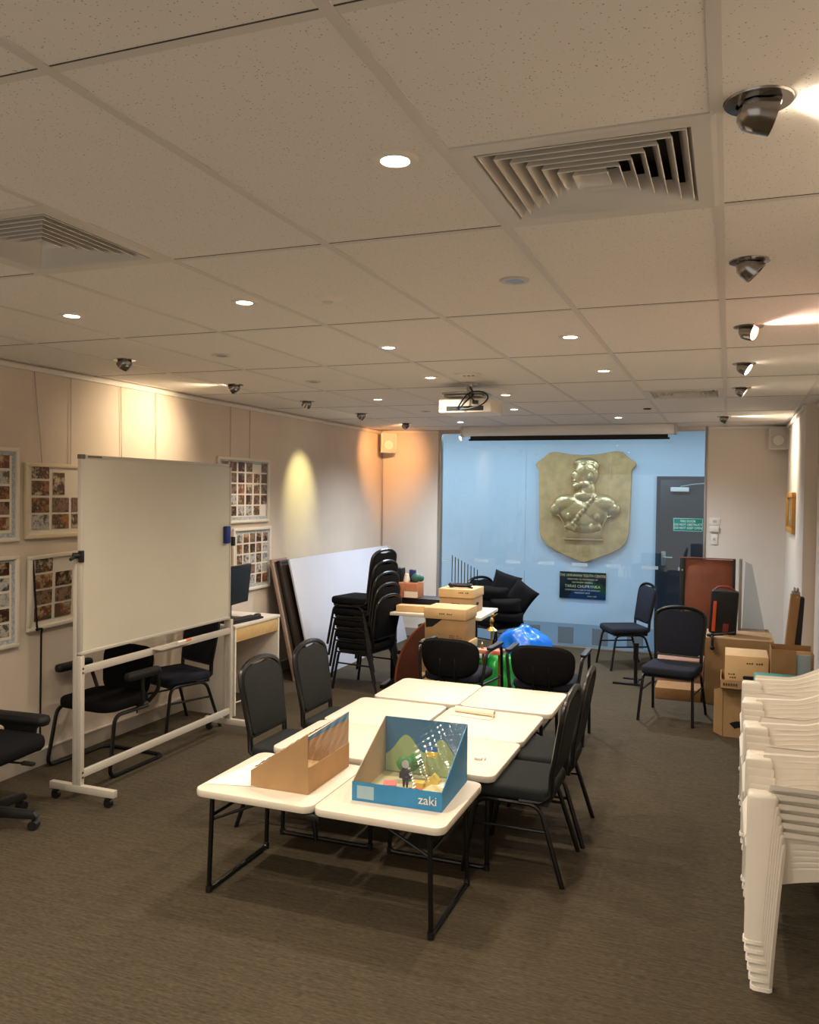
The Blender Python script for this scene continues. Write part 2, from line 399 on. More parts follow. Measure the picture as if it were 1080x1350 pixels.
# ---- lobby beyond the glass
LY = 12.2
wallbox('wall_lobby', -5.6, 1.9, LY, LY + .1, 0, 2.95, M_LOBW)
wallbox('wall_lobby_left', -5.7, -5.6, YB + .1, LY, 0, 2.95, M_LOBW)
wallbox('wall_lobby_right', 1.8, 1.9, YB + .1, LY, 0, 2.95, M_LOBW)
ob = MB(); ob.box(-5.7, 1.9, YB + .1, LY + .1, -.02, 0.0); ob.box(-3.5, -.235, YB + .06, YB + .1, -.02, 0.0); struct(ob.build('floor_lobby', M_LOBF, smooth=False))
ob = MB(); ob.box(-5.7, 1.9, YB + .1, LY + .1, 2.9, 2.95); struct(ob.build('ceiling_lobby', M_LOBW, smooth=False))
for x in (-4.4, -2.9, -1.3, 0.6):
    al = bpy.data.lights.new('lobby_lamp_light', 'AREA'); al.energy = P_LOBBY; al.color = (0.50, 0.76, 0.96); al.shape = 'RECTANGLE'; al.size = 1.0; al.size_y = .25
    t = thing('ceiling_light', 'long cool white lobby ceiling light behind the glass, %s' % {-4.4: 'far left', -2.9: 'left of the shield', -1.3: 'right of the shield', 0.6: 'far right'}[x], 'light', (x, 11.0, 2.88))
    lo = bpy.data.objects.new('lobby_lamp_light', al); COL.objects.link(lo); lo.parent = t; lo.location = (0, 0, -.03)
    ob = MB(); ob.box(-.52, .52, -.14, .14, -.01, .02, .004); ob.build('housing', M_WHITEP, t)
    ob = MB(); ob.box(-.49, .49, -.11, .11, -.02, -.0101); ob.build('diffuser', M_LAMPC if False else mat('cool_diffuser', (235, 245, 255), .5, emit=(.6, .8, 1), estr=3), t)
# lobby door
t = thing('door', 'dark lobby door with silver closer seen through the glass', 'door', (-.47, LY, 0)); t['kind'] = 'structure'
t.name = 'door_1'
ob = MB(); ob.box(-.47, .47, -.03, -.001, 0, 2.14); ob.build('door_frame', M_NAVY, t)
ob = MB(); ob.box(-.42, .42, -.05, -.031, .01, 2.09, .003); ob.build('door_leaf', mat('dark_door_leaf', (32, 34, 40), .45), t)
ob = MB(); ob.box(-.28, -.04, -.11, -.051, 1.93, 1.99, .006); ob.build('door_closer', M_WHITEP, t)
ob = MB(); ob.tube([(-.15, -.09, 2.0), (.02, -.16, 2.03), (.22, -.07, 2.05)], .009); ob.build('closer_arm', M_ALU, t)
ob = MB(); ob.tube(fillet([(-.36, -.051, 1.02), (-.36, -.1, 1.02), (-.24, -.1, 1.02)], .02), .01); ob.box(-.39, -.33, -.058, -.051, .9, 1.1, .004); ob.build('door_handle', M_ALU, t)

# shield with bust relief
def shield_outline():
    pts = [(-.71, 1.39), (-.70, 1.43), (-.60, 1.50), (-.52, 1.57), (-.42, 1.585), (-.2, 1.545), (0, 1.535), (.2, 1.55), (.42, 1.59), (.52, 1.58), (.60, 1.50), (.70, 1.43), (.71, 1.39), (.65, 1.32),
           (.645, 1.0), (.63, .45), (.60, .32), (.52, .22), (.38, .14), (.2, .07), (.08, .02), (0, 0), (-.08, .02), (-.2, .07), (-.38, .14), (-.54, .24), (-.62, .34), (-.645, .45), (-.66, 1.0), (-.665, 1.32)]
    return pts
t = thing('shield', 'large gilt shield bearing a brass bust in relief on the lobby wall', 'shield', (-1.93, LY, .90))
ob = MB(); ob.prism(shield_outline(), -.07, -.001, 'xz', .012); ob.build('backing_plate', M_GOLD, t)
def bust():
    ob = MB(); y = -.105
    B = ob.ball; D = .5
    B((0.02, y, 1.30), .17, (.98, D, 1.05)); B((-.02, y, 1.22), .15, (1.0, D, 1.1)); B((.07, y, 1.27), .14, (1.0, D, 1.2))
    B((-.135, y - .02, 1.26), .035, (1.2, .8, 1.3)); B((-.155, y - .02, 1.225), .026, (1.2, .8, .9)); B((-.10, y - .02, 1.09), .065, (1.2, .7, .9))
    B((-.125, y - .03, 1.165), .036, (1.5, .8, .55)); B((-.09, y - .03, 1.32), .04, (1.5, .8, .45)); B((.0, y - .04, 1.12), .07, (1.2, .6, .8)); B((.09, y - .07, 1.23), .035, (.7, .7, 1.3))
    B((0.01, y, 1.43), .12, (1.35, D, .6)); B((.14, y, 1.38), .07, (1, D, 1.2))
    B((.06, y, 1.04), .12, (.9, D, 1.2)); B((.02, y, .95), .13, (1.4, D, .7))
    B((-.24, y, .84), .17, (1.15, D, .85)); B((.26, y, .84), .17, (1.15, D, .85)); B((-.39, y, .76), .10, (1.0, D + .1, 1.0)); B((.41, y, .77), .10, (1.1, D + .1, .95))
    B((-.14, y - .0, .74), .19, (1.05, .45, 1.0)); B((.16, y - .0, .74), .19, (1.05, .45, 1.0)); B((0.0, y, .60), .20, (1.25, .4, .8)); B((0, y, .52), .20, (1.3, .35, .5))
    for i in range(9):
        B((.14 - .035 * i, y - .08 - .003 * i, .93 - .047 * i), .026, (1.1, .7, 1.3), 2)
    for sg in (-1, 1):
        ob.tube([(sg * .46, y - .0, .68), (sg * .34, y - .03, .66), (sg * .28, y - .03, .55), (sg * .245, y - .03, .43)], .012, 6)
        B((sg * .12, y - .07, .50), .04, (.7, .6, 1.4), 2); B((sg * .20, y - .06, .66), .05, (.8, .7, 1.3), 2)
    for i in range(34):
        a = random.uniform(0, 2 * PI); k = random.uniform(.4, 1); B((.03 + .14 * k * math.cos(a), y - .07 + .03 * k, 1.28 + .17 * k * math.sin(a)), random.uniform(.014, .024), (1, .8, 1), 2)
    o = ob.build('bust_relief', M_BRONZE, t, smooth=True)
    rm = o.modifiers.new('r', 'REMESH'); rm.mode = 'VOXEL'; rm.voxel_size = .009; rm.use_smooth_shade = True
    sm = o.modifiers.new('s', 'SMOOTH'); sm.iterations = 3
bust()
ob = MB(); ob.box(-.265, .265, -.11, -.07, .345, .45, .008); ob.box(-.28, .28, -.12, -.07, .32, .342, .006); ob.build('relief_base', M_BRONZE, t)
t = thing('wall_plaque', 'black plaque with gold lettering on the lobby wall below the shield', 'plaque', (-1.94, LY, .37))
ob = MB(); ob.box(-.33, .33, -.03, -.001, 0, .385, .004); ob.build('plate', mat('black_stone_plaque', (14, 26, 28), .25), t)
MG = mat('gold_lettering', (214, 200, 150), .4)
for body, z, s, sx in (('THE UKRAINIAN YOUTH CENTRE', .335, .054, .80), ('DEDICATED TO THE MEMORY OF', .28, .03, .95), ('LIEUTENANT GENERAL', .235, .03, .95), ('TARAS CHUPRYNKA', .178, .058, .95),
                       ('COMMANDER IN CHIEF OF THE UKRAINIAN', .125, .028, .9), ('INSURGENT ARMY', .085, .028, .95)):
    text('lettering', body, s, MG, t, (0, -.032, z), (PI / 2, 0, 0), sx=sx)
text('lettering', '5 MAY 1985', .026, MG, t, (.14, -.032, .04), (PI / 2, 0, 0))
# fire door sign on the glass
t = thing('fire_door_sign', 'green and white sign stuck on the glass at its right end', 'sign', (-.435, YB + .012, 1.46))
MT = mat('green_sign', (0, 128, 118), .4); MWH = mat('sign_white', (220, 240, 236), .5)
ob = MB(); ob.box(-.165, .165, 0, .004, 0, .155, .001); ob.build('sign_plate', MT, t)
ob = MB()
for b in ((-.16, .16, .148, .151), (-.16, .16, .004, .007), (-.16, -.157, .004, .151), (.157, .16, .004, .151)): ob.box(b[0], b[1], -.001, 0, b[2], b[3])
ob.build('sign_border', MWH, t)
for body, z in (('FIRE DOOR', .117), ('DO NOT OBSTRUCT', .077), ('DO NOT KEEP OPEN', .038)):
    text('lettering', body, .036, MWH, t, (0, -.001, z), (PI / 2, 0, 0), sx=.92)
# a wall switches trio
t = thing('wall_switch', 'white double switch plate beside the glass, topmost of three', 'switch', (-.145, YB, 1.545), group='switches beside the glass')
ob = MB(); ob.box(-.06, .06, -.01, 0, 0, .08, .003); ob.build('switch_plate', M_WHITEP, t)
ob = MB(); ob.box(-.02, .02, -.014, -.0101, .025, .055, .002); ob.build('rocker', M_WBF, t)
t = thing('wall_switch', 'white protruding control box beside the glass, middle of three', 'switch', (-.15, YB, 1.465), group='switches beside the glass')
ob = MB(); ob.box(-.05, .05, -.035, 0, 0, .065, .004); ob.build('switch_plate', M_WHITEP, t)
t = thing('wall_switch', 'white upright switch plate beside the glass, lowest of three', 'switch', (-.145, YB, 1.32), group='switches beside the glass')
ob = MB(); ob.box(-.038, .038, -.012, 0, 0, .12, .003); ob.build('switch_plate', M_WHITEP, t)
ob = MB(); ob.box(-.012, .012, -.016, -.0121, .045, .075, .002); ob.build('rocker', M_WBF, t)

# ------------------------------------------------------------------ ceiling fittings
def downlight(x, y, state, label):
    t = thing('downlight', label, 'downlight', (x, y, CH - .001), group='recessed downlights in the ceiling')
    ob = MB(); ob.lathe([(.034, .0), (.036, -.006), (.052, -.006), (.058, -.001), (.058, 0.0)], n=28); ob.build('trim_ring', M_WHITEP if state != 'off' else M_WBF, t)
    mm = {'warm': M_LAMPW, 'cool': M_LAMPC, 'off': M_LAMPO}[state]
    ob = MB(); ob.lathe([(0, -.0045), (.034, -.0035)], n=24); ob.build('lamp', mm, t)
    if state != 'off':
        spot_light('downlight_beam', t, (0, 0, -.02), (0, 0, -1), P_DOWN if state == 'warm' else P_DOWN * 3.2, WARM if state == 'warm' else (.80, .90, 1.0), 150, .9, .03)
    return t
RN = {0: 'nearest', 1: 'second', 2: 'third', 3: 'fourth', 4: 'fifth', 5: 'sixth', 6: 'farthest'}
for x, y, st, lb in [(-.77, 1.90, 'warm', 'large lit recessed downlight beside the big ceiling diffuser, nearest to the camera'),
                     (-.77, 3.11, 'off', 'unlit bluish recessed downlight behind the big ceiling diffuser'),
                     (-.77, 4.30, 'warm', 'lit downlight in the right column, first beyond the unlit bluish one'),
                     (-.77, 5.53, 'warm', 'lit downlight in the right column, second beyond the unlit bluish one'),
                     (-1.08, 8.89, 'cool', 'cool white downlight over the right half of the projector screen'),
                     (-1.95, 3.12, 'warm', 'lit downlight to the left of the round smoke detector'),
                     (-1.78, 4.33, 'warm', 'lit downlight in the middle column, just beyond the smoke detector'),
                     (-1.96, 5.54, 'warm', 'lit downlight just left of the projector mount'),
                     (-1.71, 6.67, 'warm', 'small lit downlight just right of the projector body'),
                     (-1.92, 7.82, 'warm', 'small lit downlight right of and beyond the projector'),
                     (-2.88, 3.12, 'warm', 'lit downlight in the left column, nearest, behind the left ceiling diffuser'),
                     (-2.85, 4.31, 'off', 'small unlit downlight in the left column, nearest unlit one above the whiteboard'),
                     (-2.87, 5.54, 'off', 'small unlit downlight in the left column, middle of three unlit'),
                     (-2.86, 6.73, 'warm', 'small lit downlight in the left column between two unlit ones'),
                     (-2.82, 7.84, 'off', 'small unlit downlight in the left column, farthest of three unlit'),
                     (-2.85, 9.10, 'cool', 'cool white downlight under the projector, near the left end of the screen')]:
    downlight(x, y, st, lb)
# unseen downlights added behind the camera to light the foreground
for x in (-.77, -1.95, -3.0):
    for y in (0.7, -.5): downlight(x, y, 'warm', 'unseen lit downlight added behind the camera, %s column, %s one' % ({-.77: 'right', -1.95: 'middle', -3.0: 'left'}[x], 'nearer' if y > 0 else 'farther'))
downlight(-2.88, 1.9, 'warm', 'lit recessed downlight left of the left diffuser')

def gimbal(x, y, side, lit, label, target=None, col=WARM, pw=1.0, size=42):
    """half-recessed eyeball spot turned towards a wall; side -1 = left wall, +1 = right wall"""
    t = thing('gimbal_spotlight', label, 'spotlight', (x, y, CH - .001), group='eyeball spotlights along the walls')
    ob = MB(); ob.lathe([(.040, 0.0), (.044, -.007), (.066, -.004), (.068, 0)], n=28); ob.build('flange', M_CHROME, t)
    d = (Vector(target) - Vector((x, y, CH - .05))).normalized() if target else Vector((side * .72, 0.05, -.7)).normalized()
    q = d.to_track_quat('Z', 'X').to_matrix().to_4x4(); M = Matrix.Translation((0, 0, -.022)) @ q
    ob = MB(); ob.lathe([(0, -.040), (.026, -.036), (.040, -.02), (.042, .0), (.041, .032), (.037, .032), (.036, .022)], n=24, M=M); ob.build('lamp_barrel', M_CHROME, t)
    ob = MB(); ob.lathe([(0, .025), (.0365, .022)], n=20, M=M); ob.build('lamp', (M_LAMPR if col[2] == .5 else M_LAMPW) if lit else M_LAMPO, t)
    if lit:
        l0 = Vector((0, 0, -.022)) + d * .045
        spot_light('spotlight_beam', t, l0, l0 + d, P_SPOT * pw, col, size, .8, .02)
gimbal(.04, 1.86, 1, True, 'chrome eyeball spotlight at the top right, nearest in the right row', (.70, 2.0, 2.45), pw=1.6, size=110)
gimbal(.05, 3.10, 1, False, 'dark chrome eyeball spotlight in the right row, second from the camera')
gimbal(.07, 4.29, 1, True, 'reddish glowing eyeball spotlight in the right row, third from the camera', (.70, 4.0, 2.4), (1.0, .62, .5), 1.3, 100)
gimbal(.07, 5.47, 1, True, 'lit eyeball spotlight in the right row, fourth from the camera', (.70, 5.3, 2.2), size=70)
gimbal(.07, 6.67, 1, True, 'lit eyeball spotlight in the right row, fifth from the camera', (.70, 6.6, 2.2), size=70)
gimbal(-.06, 9.02, 1, True, 'eyeball spotlight near the far right corner by the glass wall', (.6, 9.1, 2.25), pw=1.6, size=110)
gimbal(-3.54, 4.29, -1, False, 'unlit eyeball spotlight above the near half of the whiteboard')
gimbal(-3.55, 5.55, -1, True, 'eyeball spotlight sending a bright streak across the ceiling, left row', (-4.29, 5.40, 2.2), (1.0, .76, .48), 1.2, 104)
gimbal(-3.56, 6.75, -1, True, 'small eyeball spotlight in the left row above the wall photos', (-4.29, 6.9, 1.2), (1.0, .86, .72), .9, 58)
gimbal(-3.55, 7.93, -1, True, 'small eyeball spotlight in the left row before the corner', (-4.29, 8.0, 1.85), (1.0, .93, .42), 1.5, 48)
gimbal(-3.54, 9.17, -1, True, 'small eyeball spotlight in the left row nearest the far corner', (-4.2, 10.1, 2.25), (1.0, .46, .16), 1.7, 74)

def diffuser(x0, y0, label, s=.6):
    t = thing('air_diffuser', label, 'air vent', (x0 + s / 2, y0 + s / 2, CH), group='square ceiling diffusers')
    h = s / 2
    def ring(ob, a0, z0, a1, z1):
        for k in range(4):
            R = Matrix.Rotation(k * PI / 2, 3, 'Z')
            ob.quad(*[R @ Vector(p) for p in ((-a0, -a0, z0), (a0, -a0, z0), (a1, -a1, z1), (-a1, -a1, z1))])
    ob = MB(); ring(ob, h, -.004, h - .012, -.006); ring(ob, h - .012, -.006, h - .052, -.004); ring(ob, h - .052, -.004, h - .075, .035); ring(ob, h, -.004, h, .015); ob.build('outer_frame', M_DIFF, t, smooth=False)
    a = h - .062
    n = 7; st = a / (n + .35)
    for k in range(n):
        ak = a - st * (k + .35) ; ob = MB()
        ring(ob, ak + .012, -.003, ak - .010, .042); ring(ob, ak + .012, -.003, ak + .010, -.0045); ring(ob, ak + .010, -.0045, ak - .012, .0405)
        ob.build('louvre', M_DIFF, t, smooth=False)
    ob = MB(); c = a - st * (n + .35) + .03; ob.quad((-c, -c, .02), (c, -c, .02), (c, c, .02), (-c, c, .02)); ob.build('centre_plate', M_DIFF, t, smooth=False)
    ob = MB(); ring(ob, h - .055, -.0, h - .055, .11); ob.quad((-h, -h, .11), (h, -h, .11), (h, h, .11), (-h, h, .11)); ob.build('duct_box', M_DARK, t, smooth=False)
diffuser(-.641, 1.882, 'large square white air diffuser at the top right of the ceiling')
diffuser(-2.441, 1.882, 'square white air diffuser at the left edge of the ceiling')
diffuser(-.641, 6.682, 'small looking square air diffuser far back before the projector screen')

t = thing('smoke_detector', 'flat round white smoke detector on the ceiling between two downlights', 'smoke detector', (-1.57, 3.15, CH))
ob = MB(); ob.lathe([(0, -.02), (.035, -.02), (.045, -.014), (.06, -.012), (.068, 0)], n=28); ob.build('detector_body', M_WHITEP, t)
ob = MB(); ob.lathe([(0, -.026), (.02, -.026), (.024, -.02)], n=20); ob.build('sensor_cap', M_DIFF, t)
t = tag(MB().lathe([(0, -.01), (.03, -.01), (.04, 0)], n=20).build('ceiling_sensor', M_DARK, loc=(-.72, 8.05, CH)), 'tiny dark round ceiling sensor near the far diffuser', 'sensor')
# ceiling socket plate above the projector
t = thing('ceiling_socket', 'small white socket plate on the ceiling above the projector', 'socket', (-1.66, 5.45, CH))
ob = MB(); ob.box(-.08, .08, -.05, .05, -.012, 0, .003); ob.build('plate', M_WHITEP, t)
for k in (-.03, 0, .03):
    ob = MB(); ob.box(k - .008, k + .008, .01, .03, -.014, -.0121); ob.build('socket_port', M_BLACKP, t)

# projector
t = thing('projector', 'white projector hanging from a short ceiling pole', 'projector', (-1.79, 5.93, CH))
MPJ = mat('projector_white', (224, 216, 205), .4)
ob = MB(); ob.lathe([(0, -.012), (.05, -.012), (.055, 0)], n=24); ob.cyl((0, 0, -.01), (0, 0, -.07), .022); ob.build('ceiling_pole', M_WBF, t)
ob = MB(); ob.box(-.19, .13, -.08, .14, -.085, -.068, .006); ob.box(-.18, .10, -.07, .10, -.105, -.088, .006); ob.box(-.05, .05, -.03, .05, -.12, -.1); ob.build('mounting_bracket', M_ALU, t)
ob = MB(); ob.box(-.20, .20, -.12, .20, -.225, -.125, .012); ob.build('projector_body', MPJ, t)
ob = MB(); ob.box(-.14, .14, -.1215, -.1195, -.212, -.178); ob.build('port_panel', M_DARK, t)
for k in range(6): ob = MB(); ob.box(-.13 + k * .045, -.105 + k * .045, -.124, -.1216, -.205, -.187); ob.build('port', M_BLUED if k == 2 else M_BLACKP, t)
ob = MB(); ob.cyl((.12, .19, -.175), (.12, .225, -.175), .035); ob.build('lens', M_BLACKP, t)
ob = MB(); ob.box(-.17, -.10, -.1212, -.1195, -.16, -.14); ob.build('side_badge', M_WBF, t)
cb = fillet([(0.01, -.03, -.03), (.06, -.08, -.09), (.02, -.16, -.15), (-.03, -.15, -.2), (.03, -.16, -.205), (.15, -.18, -.18), (.19, -.14, -.12), (.13, -.12, -.075), (.03, -.13, -.08), (-.02, -.14, -.15), (-.05, -.135, -.195)], .05)
ob = MB(); ob.tube(cb, .0055, 6); ob.tube(fillet([(.03, -.13, -.1), (.06, -.14, -.13), (.08, -.13, -.15)], .02), .005, 6); ob.box(.06, .10, -.135, -.12, -.165, -.14); tag(ob.build('projector_cable', M_BLACKP, loc=(-1.79, 5.93, CH)), 'black looped cable hanging behind the projector', 'cable')

# projector screen
t = thing('projector_screen', 'rolled up projector screen in a long white case above the glass wall', 'projector screen', (-1.81, 9.85, 0))
ob = MB(); ob.prism([(-.06, 2.56), (.05, 2.56), (.065, 2.60), (.065, 2.67), (-.06, 2.67), (-.075, 2.63), (-.075, 2.585)], -1.24, 1.24, 'yz', .004); ob.build('case', mat('screen_case', (228, 226, 224), .4), t)
for s in (-1, 1):
    ob = MB(); ob.box(s * 1.24 - .012, s * 1.24 + .012, -.08, .07, 2.555, 2.672, .003); ob.build('end_cap', M_WBF, t)
ob = MB(); ob.box(-1.14, 1.16, -.02, .0, 2.52, 2.565); ob.build('screen_edge', M_BLACKP, t)
ob = MB(); ob.box(-1.16, 1.18, -.03, .01, 2.505, 2.525, .004); ob.build('bottom_bar', M_BLACKP, t)
# speakers
def speaker(x, y, z, label, rz):
    t = thing('wall_speaker', label, 'speaker', (x, y, z), rz)
    ob = MB(); ob.prism([(-.10, 0), (.10, 0), (.07, .16), (-.07, .16)], 0, .25, 'xy', .008); ob.build('cabinet', M_WHITEP, t)
    ob = MB(); ob.box(-.088, .088, -.006, -.0005, .012, .238, .003); ob.build('grille', mat('pale_grille', (205, 198, 190), .8, bump=.6, bscale=600), t)
    ob = MB(); ob.box(-.02, .02, .15, .20, .08, .16); ob.build('bracket', M_WBF, t)
    ob = MB(); ob.lathe([(0, 0), (.055, 0), (.062, .008), (.066, 0)], n=24, M=Matrix.Translation((0, -.007, .10)) @ Matrix.Rotation(PI / 2, 4, 'X')); ob.build('driver_ring', M_DIFF, t)
speaker(-4.10, 10.03, 2.375, 'white wall speaker in the far left corner lit orange', math.radians(38))
speaker(.50, 10.08, 2.395, 'white wall speaker high in the far right corner', math.radians(-6))
ob = MB(); ob.tube(fillet([(-4.27, 10.22, 2.45), (-4.27, 10.235, 2.3), (-4.262, 10.235, 1.4), (-4.272, 10.235, .3)], .05), .006, 6); tag(ob.build('speaker_cable', mat('grey_cable', (150, 150, 158), .5)), 'thin grey cable running down the far left corner below the speaker', 'cable')
# small frame seen edge on, right wall
t = thing('picture_frame', 'small gilt picture frame hanging on the far right wall', 'picture', (XR, 9.25, 1.52))
MGF = mat('gilt_frame', (190, 138, 60), .4, metal=.3)
ob = MB()
for b in ((-.45, .45, 0, .05), (-.45, .45, .35, .40), (-.45, -.40, .05, .35), (.40, .45, .05, .35)): ob.box(-.035, -.002, b[0], b[1], b[2], b[3], .006)
ob.build('frame', MGF, t); ob = MB(); ob.box(-.012, -.004, -.4, .4, .05, .35); ob.build('picture', PH[3], t)
t.rotation_euler = (0, 0, .0)

# ------------------------------------------------------------------ photo boards on the left wall
M_FRW = mat('white_picture_frame', (226, 218, 202), .45); M_FRC = mat('cream_picture_frame', (222, 206, 178), .45)
M_MAT = mat('white_mount_board', (226, 218, 204), .8); M_MATB = mat('blue_patterned_border', (150, 160, 170), .8, rgb2=(196, 200, 200), scale=60)
def photoboard(y0, y1, z0, z1, photos, label, blue=True, fm=None, tilt=0.0, rx=0.0):
    """photos: (y, z, w, h) of the left-lower corner, from the frame's lower near corner"""
    t = thing('photo_board', label, 'framed photos', (XL, y0, z0), group='framed photo collages on the left wall')
    t.rotation_euler = (rx, tilt, 0)
    W, H = y1 - y0, z1 - z0; fm = fm or M_FRW; b = .025
    ob = MB()
    for q in ((0, W, 0, b), (0, W, H - b, H), (0, b, b, H - b), (W - b, W, b, H - b)): ob.box(.004, .028, q[0], q[1], q[2], q[3], .003)
    ob.build('frame', fm, t)
    ob = MB(); ob.box(.004, .012, b * .8, W - b * .8, b * .8, H - b * .8); ob.build('mount_board', M_MATB if blue else M_MAT, t)
    if blue: ob = MB(); ob.box(.0121, .014, b + .03, W - b - .03, b + .03, H - b - .03); ob.build('inner_mount', M_MAT, t)
    for i, (py, pz, w, h) in enumerate(photos):
        ob = MB(); ob.box(-.001, .001, -w / 2, w / 2, -h / 2, h / 2); ob.build('photo_print', random.choice(PH), t, smooth=False, loc=(.0155, py + w / 2, pz + h / 2))
    return t
ph = [(.63 - .06 - .165 - c * .19, .075 + r * .098, .15, .082) for c in (0, 1) for r in range(5)]
photoboard(3.54, 4.17, 1.52, 2.12, ph, 'white framed photo collage with blue border, upper one at the left image edge')
photoboard(3.54, 4.17, .84, 1.43, ph, 'white framed photo collage with blue border, lower one at the left image edge')
ph = [(.06, .06 + r * .112, .15, .098) for r in range(4)] + [(.24, .06 + r * .112, .15, .098) for r in range(2)] + [(.245, .29, .105, .15)] + [(.42, .06 + r * .112, .15, .098) for r in range(2)]
photoboard(4.22, 4.84, 1.53, 2.03, ph, 'cream framed photo collage left of the whiteboard, upper one', False, M_FRC)
ph = [(.06, .06 + r * .108, .15, .094) for r in range(4)] + [(.24, .06 + r * .108, .15, .094) for r in range(3)] + [(.42, .06 + r * .108, .15, .094) for r in range(3)]
photoboard(4.24, 4.86, .92, 1.42, ph, 'white framed photo collage left of the whiteboard, lower tilted one', False, M_FRW, .06, .03)
ph = [(.07 + c * .137, .07 + r * .103, .105, .088) for c in range(6) for r in range(5) if not (c == 5 and r == 0) and not (c == 4 and r == 4)]
photoboard(6.42, 7.32, 1.56, 2.17, ph, 'white framed collage of small photos, upper one right of the whiteboard')
ph = [(.07 + c * .115, .06 + r * .10, .09, .085) for c in range(5) for r in range(5)]
photoboard(6.68, 7.36, .91, 1.51, ph, 'white framed collage of small photos, lower one behind the computer monitor')
MWIRE = mat('steel_wire', (176, 164, 150), .6)
for y0, y1, z1, lb in ((4.30, 4.37, 2.03, 'slanting hanger wire above the cream photo board'), (4.63, 4.63, 2.03, 'straight hanger wire over the whiteboard top left corner'),
                       (5.14, 5.16, 1.9, 'thin hanger wire on the wall left of the bright light patch'), (5.56, 5.56, 1.9, 'thin hanger wire through the bright light patch'),
                       (6.63, 6.63, 2.17, 'left hanger wire of the upper right photo board'), (6.96, 6.96, 2.17, 'right hanger wire of the upper right photo board')):
    ob = MB(); ob.tube([(XL + .012, y0, CH - .03), (XL + .012, y1, z1)], .0028, 5); tag(ob.build('hanger_wire', MWIRE), lb, 'wire', 'picture hanger wires on the left wall')
ob = MB(); ob.tube([(XL + .035, 4.27, 1.40), (XL + .035, 4.31, .92)], .007, 6); ob.tube(fillet([(XL + .035, 4.30, .93), (XL + .03, 4.36, .93), (XL + .02, 4.36, .9), (XL + .012, 4.36, .12)], .02), .007, 6)
tag(ob.build('power_cable', M_BLACKP), 'black cord hanging over the lower tilted photo board down to the floor', 'cord')

# wall socket and cables under the desk
t = thing('wall_socket', 'cream double power socket plate low on the left wall beside the desk', 'socket', (XL, 6.06, .30))
ob = MB(); ob.box(0, .06, -.05, .42, -.12, .26, .004); ob.build('duct_cover', M_WALLP, t)
for z in (.05, .15):
    ob = MB(); ob.box(.0601, .07, .03, .18, z - .04, z + .04, .004); p = ob.build('socket_plate', M_WHITEP, t)
    ob = MB(); ob.box(.0701, .0712, .05, .08, z - .012, z + .012); ob.box(.0701, .0712, .12, .15, z - .012, z + .012); ob.build('socket_hole', M_BLACKP, p)
ob = MB(); ob.tube(fillet([(-4.2, 6.2, .33), (-4.16, 6.12, .1), (-4.1, 6.2, .008), (-3.98, 6.35, .008), (-4.05, 6.55, .008), (-3.9, 6.5, .008), (-3.88, 6.3, .008)], .06), .006, 6); tag(ob.build('power_cable', M_WHITEP), 'white and tangled power cable on the floor under the desk', 'cable')
ob = MB(); ob.tube(fillet([(-4.2, 6.2, .43), (-4.14, 6.05, .2), (-4.1, 6.15, .02), (-4.0, 6.2, .03)], .06), .005, 6); ob.box(-4.05, -3.97, 6.18, 6.26, .0, .05, .01); tag(ob.build('power_adapter', M_BLACKP), 'black power adapter with cable on the floor below the socket', 'adapter')

# ------------------------------------------------------------------ chairs
def banquet_chair(label, fabric=M_FAB):
    t = thing('banquet_chair', label, 'chair')
    ob = MB(); prof = rrect(-.215, .215, -.235, .19, .06)
    ob.prism(prof, .385, .452, 'xy', .022, seg=3); ob.build('seat', fabric, t)
    for s in (-1, 1):
        ob = MB(); ob.tube(fillet([(s * .222, -.245, 0), (s * .2, -.185, .373), (s * .2, 0, .373)], .06), .0125); ob.build('leg', M_BLACKM, t)
        ob = MB(); ob.tube(fillet([(s * .2, .001, .373), (s * .2, .13, .373), (s * .225, .25, 0)], .07), .0125); ob.build('leg', M_BLACKM, t)
        ob = MB(); ob.tube([(s * .205, -.205, .25), (s * .21, .165, .25)], .008); ob.build('stretcher', M_BLACKM, t)
    ob = MB(); ob.box(-.19, .19, -.2, .17, .365, .386); ob.build('seat_board', M_BLACKP, t)
    def yb(z): return .175 + .17 * (z - .45)
    def out(wb, wt, z0, z1, n=8, dip=0.0):
        pts = [(-wb, z0), ]
        L = []
        L.append((-wb, z0 + .02)); L.append((-wt, z1 - .13)); 
        for k in range(n + 1):
            a = PI - PI * k / n; x = wt * math.cos(a); z = z1 - .11 + .11 * math.sin(a) ** .7
            if abs(x) < .07 and dip: z -= dip * (1 - (x / .07) ** 2) ** .5
            L.append((x, z))
        L.append((wt, z1 - .13)); L.append((wb, z0 + .02)); L.append((wb - .02, z0)); L.insert(0, (-wb + .02, z0))
        return L
    o2 = out(.185, .203, .505, .888, 14, .016)
    ob = MB(); tmp = MB(); ob.prism([(x, z) for x, z in o2], -.018, .018, 'xz', .008)
    for v in ob.bm.verts: v.co.y += yb(v.co.z)
    ob.build('backrest', fabric, t)
    loop = [(s_x, yb(z), z) for s_x, z in [(-.192, .52)] + [(x, z) for x, z in out(.197, .212, .50, .905, 14)[2:-2]] + [(.192, .52)]]
    path = [(-.198, .03, .383), (-.196, .13, .385), (-.192, .182, .42)] + loop + [(.192, .182, .42), (.196, .13, .385), (.198, .03, .383)]
    ob = MB(); ob.tube(path, .0155, 8); ob.tube([(-.19, yb(.495), .495), (.19, yb(.495), .495)], .009); ob.build('back_frame', M_BLACKM, t)
    return t
BC = banquet_chair('charcoal banquet chair at the left side of the tables, nearer one')
BC.location = (-2.27, 4.22, 0); BC.rotation_euler = (0, 0, math.radians(90)); BC['group'] = 'banquet chairs around the room'
G1 = 'banquet chairs around the room'
